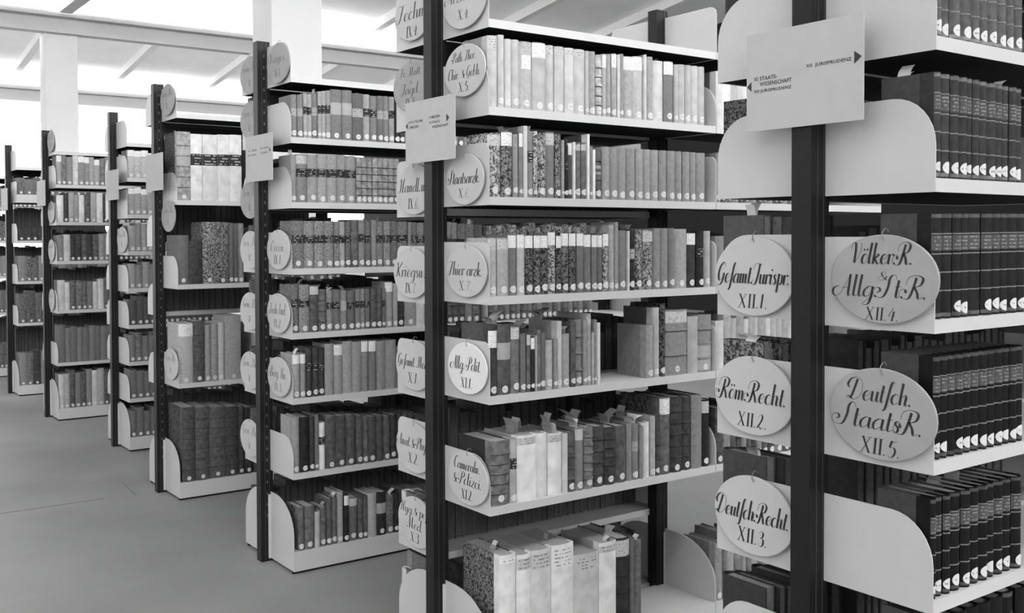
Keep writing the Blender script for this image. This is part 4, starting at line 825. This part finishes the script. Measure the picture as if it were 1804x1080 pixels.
def plaque(loc, lines, label, tone='n', rx=.122, rz=.087, tilt=0., wire=.03, faded=False):
    """an oval of painted board hung on a wire against an end plate, face to the aisle"""
    m = MB(); N = 48; t = .004
    ring = [(rx * cos(2 * pi * k / N), rz * sin(2 * pi * k / N)) for k in range(N)]
    fr = [(a * .985, b * .98) for a, b in ring]
    m.face([(-t, -a, b) for a, b in fr])
    m.face([(0, -a, b) for a, b in ring][::-1])
    for k in range(N):
        j = (k + 1) % N
        m.face([(-t, -fr[k][0], fr[k][1]), (-t + .001, -ring[k][0], ring[k][1]), (-t + .001, -ring[j][0], ring[j][1]), (-t, -fr[j][0], fr[j][1])][::1])
        m.face([(-t + .001, -ring[k][0], ring[k][1]), (0, -ring[k][0], ring[k][1]), (0, -ring[j][0], ring[j][1]), (-t + .001, -ring[j][0], ring[j][1])])
    o = obj('oval_plaque', m, {'n': PLAQUE, 'd': PLAQUED, 'l': PLAQUEL}[tone], None, loc)
    o.rotation_euler = (radians(tilt), 0, 0)
    tag(o, label, 'plaque', 'oval shelf plaques hung on the end plates')
    q = MB()
    for text, base, cap, wd, *rest in lines:
        rom = all(c in 'XIV.1234567' for c in text)
        write(q, text, rest[0] * rx * 2 if rest else 0., base * rz * 2, cap * rz * 2, wd * rx * 2, rom, .15 if rom else .125)
    if lines: obj('lettering', to_plane(q, -t - .0004), INKF if faded else INK, o)
    wm = MB()
    wm.tube([(-t - .001, -.004, rz - .012), (-t - .003, 0, rz - .004), (-.003, .002, rz + wire * .5), (.002, 0, rz + wire + .003), (.008, -.001, rz + wire + .003), (.0105, -.002, rz + wire - .002)], .0011)
    obj('hanging_wire', wm, WIRE, o)
    return o
plaque((-0.0555, -1.4701, 1.3625), [('Gefamt.Jurispr.', -0.09, 0.27, 0.92), ('XII.1.', -0.4, 0.19, 0.38)], 'cream oval plaque lettered Gesamt. Jurispr. XII.1 on the nearest bookcase', 'n', wire=0.0085, rx=0.112)
plaque((-0.0555, -1.4693, 1.0998), [('Röm.Recht.', -0.08, 0.28, 0.86), ('XII.2.', -0.4, 0.19, 0.38)], 'cream oval plaque lettered Röm. Recht. XII.2 beside the nearest black post', 'n', wire=0.008, rx=0.112)
plaque((-0.0555, -1.4701, 0.8346), [('Deutfch.Recht.', -0.07, 0.27, 0.92), ('XII.3.', -0.36, 0.2, 0.38)], 'cream oval plaque lettered Deutsch. Recht. XII.3, lowest on the nearest bookcase', 'n', wire=0.008, rx=0.112)
plaque((-0.0555, -1.7928, 1.3665), [('Völker.R.', 0.17, 0.25, 0.58), ('&', -0.01, 0.14, 0.1), ('Allg.St.R.', -0.2, 0.26, 0.84), ('XII.4.', -0.46, 0.155, 0.32)], 'yellowed oval plaque lettered Völker R. & Allg. St. R. XII.4', 'd', rx=0.119, wire=0.008)
plaque((-0.0555, -1.7905, 1.1028), [('Deutfch.', 0.13, 0.25, 0.6), ('StaatsR.', -0.17, 0.27, 0.8), ('XII.5.', -0.44, 0.19, 0.38)], 'yellowed oval plaque lettered Deutsch. Staats R. XII.5 under the Völker plaque', 'd', rx=0.119, rz=0.09, wire=0.008)
plaque((-0.0085, -0.2519, 2.1984), [('Arzneim.', 0.0, 0.22, 0.8), ('X.4.', -0.33, 0.2, 0.28)], 'oval plaque lettered X.4, cut by the top edge beside the second post', 'n', rz=0.088, wire=0.0086)
plaque((-0.0085, -0.2520, 1.9784), [('Path. Ther.', 0.18, 0.2, 0.58), ('Chir. & Gebh.', -0.14, 0.22, 0.8), ('X.5.', -0.4, 0.2, 0.28)], 'oval plaque lettered Path. Ther. Chir. & Gebh. X.5, overlapping the sign', 'n', rz=0.083, rx=0.117, wire=0.008)
plaque((-0.0085, -0.2512, 1.6338), [('Staatsarzk.', -0.08, 0.28, 0.84), ('X.6.', -0.36, 0.2, 0.32)], 'oval plaque lettered Staatsarzk. X.6 just under the second sign', 'n', rz=0.081, rx=0.108, wire=0.0327)
plaque((-0.0085, -0.2557, 1.3418), [('Thier arzk.', -0.08, 0.28, 0.84), ('X.7.', -0.37, 0.2, 0.32)], 'oval plaque lettered Thierarzk. X.7 beside grey books with white labels', 'n', rz=0.083, rx=0.116, wire=0.0125)
plaque((-0.0085, -0.2601, 1.0329), [('Allg. Polit.', -0.03, 0.27, 0.74), ('XI.1.', -0.38, 0.21, 0.3)], 'whitest oval plaque, lettered Allg. Polit. XI.1', 'l', rz=0.082, rx=0.113, wire=0.0118)
plaque((-0.0085, -0.2610, 0.6810), [('Cameralw.', 0.15, 0.24, 0.66), ('& Polizei.', -0.13, 0.25, 0.74), ('XI.2.', -0.4, 0.2, 0.3)], 'oval plaque lettered Cameralw. & Polizei. XI.2 beside a brown ribbed folio', 'n', rz=0.085, rx=0.116, wire=0.008)
plaque((-0.0085, 0.0664, 2.2086), [('Techn.', -0.08, 0.34, 0.8), ('IX.4.', -0.42, 0.24, 0.34)], 'oval plaque lettered Techn. IX.4 behind the second post near the ceiling', 'n', rx=0.122, wire=0.008)
plaque((-0.0085, 0.0791, 1.9682), [('Fr. Matt.', 0.2, 0.18, 0.6), ('&', 0.04, 0.1, 0.08), ('Jagd.', -0.15, 0.22, 0.5), ('IX.5.', -0.4, 0.18, 0.3)], 'darker oval plaque half hidden behind the second direction sign', 'd', rx=0.122, wire=0.008)
plaque((-0.0085, 0.0649, 1.6141), [('Handl.w.', -0.05, 0.28, 0.78), ('IX.6.', -0.38, 0.22, 0.3)], 'oval plaque lettered Handl. IX.6 behind the second post', 'n', rx=0.122, wire=0.0172)
plaque((-0.0085, 0.0842, 1.3272), [('Kriegsw.', -0.08, 0.3, 0.84), ('IX.7.', -0.4, 0.22, 0.32)], 'oval plaque lettered Kriegsw. IX.7 behind the second post', 'n', rx=0.122, wire=0.0089)
plaque((-0.0085, 0.0716, 1.0100), [('Gefamt. Med.', -0.03, 0.24, 0.86), ('X.1.', -0.36, 0.22, 0.3)], 'oval plaque lettered Gesamt. Med. X.1 behind the second post', 'n', rx=0.122, wire=0.008)
plaque((-0.0085, 0.0727, 0.7251), [('Anat.& Phyf.', -0.0, 0.24, 0.86), ('X.2.', -0.32, 0.22, 0.3)], 'oval plaque lettered Anat. & Phys. X.2 behind the second post', 'n', rx=0.122, wire=0.0093)
plaque((-0.0085, 0.0631, 0.4679), [('Hyg.& pop.', 0.14, 0.22, 0.84), ('Med.', -0.15, 0.24, 0.44), ('X.3.', -0.4, 0.2, 0.28)], 'oval plaque lettered Hyg. & Med. X.3, lowest behind the second post', 'n', rx=0.1203, wire=0.008)
plaque((0.0005, 1.2223, 2.2057), [('Vorges.', 0.02, 0.26, 0.7), ('V.1.', -0.34, 0.22, 0.3)], 'faded oval plaque topmost on the third bookcase, nearer the camera', 'd', faded=True, wire=0.008)
plaque((0.0005, 1.2380, 1.3975), [('Oecon.', -0.04, 0.28, 0.62), ('IX.1.', -0.36, 0.24, 0.36)], 'faded oval plaque lettered IX.1 beside black-titled marbled books', 'n', faded=True, wire=0.008)
plaque((0.0005, 1.2434, 1.1199), [('Tech. Ind.', -0.02, 0.28, 0.74), ('IX.2.', -0.36, 0.22, 0.34)], 'faded oval plaque lettered IX.2, second oval below the third sign', 'n', faded=True, wire=0.008)
plaque((0.0005, 1.2427, 0.8416), [('Berg. Hw.', -0.02, 0.28, 0.74), ('IX.3.', -0.36, 0.22, 0.34)], 'faded oval plaque lettered IX.3, lowest on the third bookcase front', 'n', faded=True, wire=0.008)
plaque((0.0005, 1.5388, 2.1938), [('Gen. Th.', 0.1, 0.24, 0.7), ('V.', -0.3, 0.2, 0.2)], 'blurred oval plaque behind the third post, topmost of its column', 'd', faded=True, rx=0.1184, wire=0.0178)
plaque((0.0005, 1.5412, 1.9892), [('Gen. Th.', 0.1, 0.24, 0.7), ('V.', -0.3, 0.2, 0.2)], 'blurred oval plaque behind the third post, just above the sign', 'd', faded=True, rx=0.1208, wire=0.008)
plaque((0.0005, 1.5486, 1.6249), [('Gen. Th.', 0.1, 0.24, 0.7), ('V.', -0.3, 0.2, 0.2)], 'blurred oval plaque behind the third post, just below the sign', 'd', faded=True, rx=0.122, wire=0.0441)
plaque((0.0005, 1.5540, 1.3947), [('Gen. Th.', 0.1, 0.24, 0.7), ('V.', -0.3, 0.2, 0.2)], 'blurred oval plaque behind the third post, two below the sign', 'n', faded=True, rx=0.122, wire=0.008)
plaque((0.0005, 1.5607, 1.1110), [('Gen. Th.', 0.1, 0.24, 0.7), ('V.', -0.3, 0.2, 0.2)], 'blurred oval plaque behind the third post, three below the sign', 'n', faded=True, rx=0.122, wire=0.008)
plaque((0.0005, 1.5672, 0.8365), [('Gen. Th.', 0.1, 0.24, 0.7), ('V.', -0.3, 0.2, 0.2)], 'blurred oval plaque behind the third post, second lowest of its column', 'n', faded=True, rx=0.122, wire=0.008)
plaque((0.0005, 1.5746, 0.5209), [('Gen. Th.', 0.1, 0.24, 0.7), ('V.', -0.3, 0.2, 0.2)], 'blurred oval plaque behind the third post, lowest of its column', 'n', faded=True, rx=0.122, wire=0.008)
plaque((0.0135, 2.7738, 2.2180), [('Gen. Th.', 0.1, 0.24, 0.7), ('V.', -0.3, 0.2, 0.2)], 'blurred oval plaque at the top of the fourth bookcase', 'd', faded=True, rx=0.122, wire=0.008)
plaque((0.0135, 2.7745, 1.5705), [('Gen. Th.', 0.1, 0.24, 0.7), ('V.', -0.3, 0.2, 0.2)], 'blurred oval plaque hanging low on the fourth bookcase, under the folios', 'd', faded=True, rx=0.122, wire=0.1595)
plaque((0.0135, 2.7565, 0.7489), [('Gen. Th.', 0.1, 0.24, 0.7), ('V.', -0.3, 0.2, 0.2)], 'blurred oval plaque beside a broad pale folio on the fourth bookcase', 'n', faded=True, rx=0.122, wire=0.008)
plaque((0.0505, 5.8060, 2.2230), [('Gen. Th.', 0.1, 0.24, 0.7), ('V.', -0.3, 0.2, 0.2)], 'small distant oval plaque at the top of the sixth bookcase', 'd', faded=True, rx=0.122, wire=0.008)
plaque((0.0505, 5.8316, 1.6572), [('Gen. Th.', 0.1, 0.24, 0.7), ('V.', -0.3, 0.2, 0.2)], 'small distant oval plaque on the sixth bookcase, second from its top', 'n', faded=True, rx=0.1168, wire=0.008)
plaque((0.0505, 5.8399, 1.3532), [('Gen. Th.', 0.1, 0.24, 0.7), ('V.', -0.3, 0.2, 0.2)], 'small distant oval plaque on the sixth bookcase, third from its top', 'n', faded=True, rx=0.1085, wire=0.008)
plaque((0.0505, 5.8509, 0.9566), [('Gen. Th.', 0.1, 0.24, 0.7), ('V.', -0.3, 0.2, 0.2)], 'small distant oval plaque on the sixth bookcase, lowest of its column', 'n', faded=True, rx=0.0977, wire=0.008)
plaque((0.1665, 4.2504, 1.4400), [('Gen. Th.', 0.1, 0.24, 0.7), ('V.', -0.3, 0.2, 0.2)], 'distant oval plaque on the set back fifth bookcase', 'n', faded=True, rx=0.122, wire=0.008)

# ------------------------------------------------------------------ direction signs
def text_mesh(body, size, bold=0.):
    cu = bpy.data.curves.new('t', 'FONT'); cu.body = body; cu.size = size; cu.align_x = 'LEFT'; cu.resolution_u = 2
    cu.offset = bold * 1.7
    cu.space_character = 1.05
    o = bpy.data.objects.new('t', cu); COL.objects.link(o)
    dg = bpy.context.evaluated_depsgraph_get(); dg.update()
    me = bpy.data.meshes.new_from_object(o.evaluated_get(dg))
    vs = [tuple(v.co) for v in me.vertices]; fs = [tuple(p.vertices) for p in me.polygons]
    bpy.data.objects.remove(o); bpy.data.curves.remove(cu); bpy.data.meshes.remove(me)
    return vs, fs
def sign(loc, w, h, texts, arrows, label):
    """texts: (body, u, v, cap height, width) in metres from the lower left corner as read from the aisle"""
    m = MB(); m.box((0, -w, 0), (.002, 0, h))
    o = obj('direction_sign', m, SIGN, None, loc)
    tag(o, label, 'sign', 'direction signs fixed across the posts')
    q = MB()
    for body, u, v, cap, wd in texts:
        vs, fs = text_mesh(body, 1., .012)
        xs = [p[0] for p in vs]; ys = [p[1] for p in vs]
        sx = wd / (max(xs) - min(xs)); sy = cap / (max(ys) - min(ys))
        i = len(q.v)
        q.v += [(-.0004, -(u + (p[0] - min(xs)) * sx), v + (p[1] - min(ys)) * sy) for p in vs]
        for f_ in fs: q.f.append(tuple(i + k for k in f_)); q.m.append(0)
    if texts: obj('lettering', q, INK, o)
    for u, v, s, a in arrows:
        t = MB(); t.face([(-.0005, -u, v - a / 2), (-.0005, -u, v + a / 2), (-.0005, -(u + s), v)])
        obj('arrow', t, INK, o)
    b = MB(); b.box((.002, -w / 2 - .02, h * .2), (.010, -w / 2 + .02, h * .8)); obj('bracket', b, BLACK, o)
    return o
sign((-0.1035, -1.4890, 1.6740), 0.290, 0.206, [('XI STAATS-', 0.0198, 0.1056, 0.0085, 0.062), ('WISSENSCHAFT', 0.0355, 0.0937, 0.0085, 0.084), ('XII JURISPRUDENZ', 0.0198, 0.0785, 0.0085, 0.099), ('XII  JURISPRUDENZ', 0.155, 0.115, 0.0088, 0.108)], [(0.0135, 0.0955, -0.0125, 0.021), (0.269, 0.122, 0.017, 0.025)], 'large white sign on the nearest post pointing to Staatswissenschaft and Jurisprudenz')
sign((-0.0565, 0.0410, 1.6970), 0.307, 0.204, [('IX POLYTECHNIK', 0.021, 0.133, 0.0085, 0.093), ('X MEDIZIN', 0.021, 0.116, 0.0085, 0.063), ('X MEDIZIN', 0.152, 0.138, 0.0085, 0.066), ('XI STAATS-', 0.152, 0.121, 0.0085, 0.068), ('WISSENSCHAFT', 0.17, 0.106, 0.0085, 0.098)], [(0.016, 0.126, -0.0145, 0.022), (0.257, 0.132, 0.017, 0.026)], 'white sign on the second post pointing to Polytechnik and Medizin')
sign((-0.0475, 1.4870, 1.6990), 0.303, 0.203, [('VI  IIIIIII', 0.03, 0.135, 0.007, 0.1), ('IX IIIIII', 0.03, 0.115, 0.007, 0.09), ('IX IIIIIII', 0.17, 0.138, 0.007, 0.09), ('X IIIIIIII', 0.17, 0.118, 0.007, 0.08)], [(0.27, 0.13, 0.015, 0.022)], 'white sign on the third post with small blurred print')
sign((-0.0340, 3.0300, 1.7150), 0.310, 0.207, [], [], 'blank looking white sign on the fourth post')
sign((0.1185, 4.4648, 1.7100), 0.305, 0.204, [], [], 'small blank sign on the post of the set back fifth bookcase')
sign((0.0025, 6.1197, 1.7100), 0.305, 0.204, [], [], 'small blank sign on the post of the sixth bookcase')
sign((0.0065, 7.7088, 1.7100), 0.305, 0.204, [], [], 'tiny blank sign on the post at the far end of the aisle')
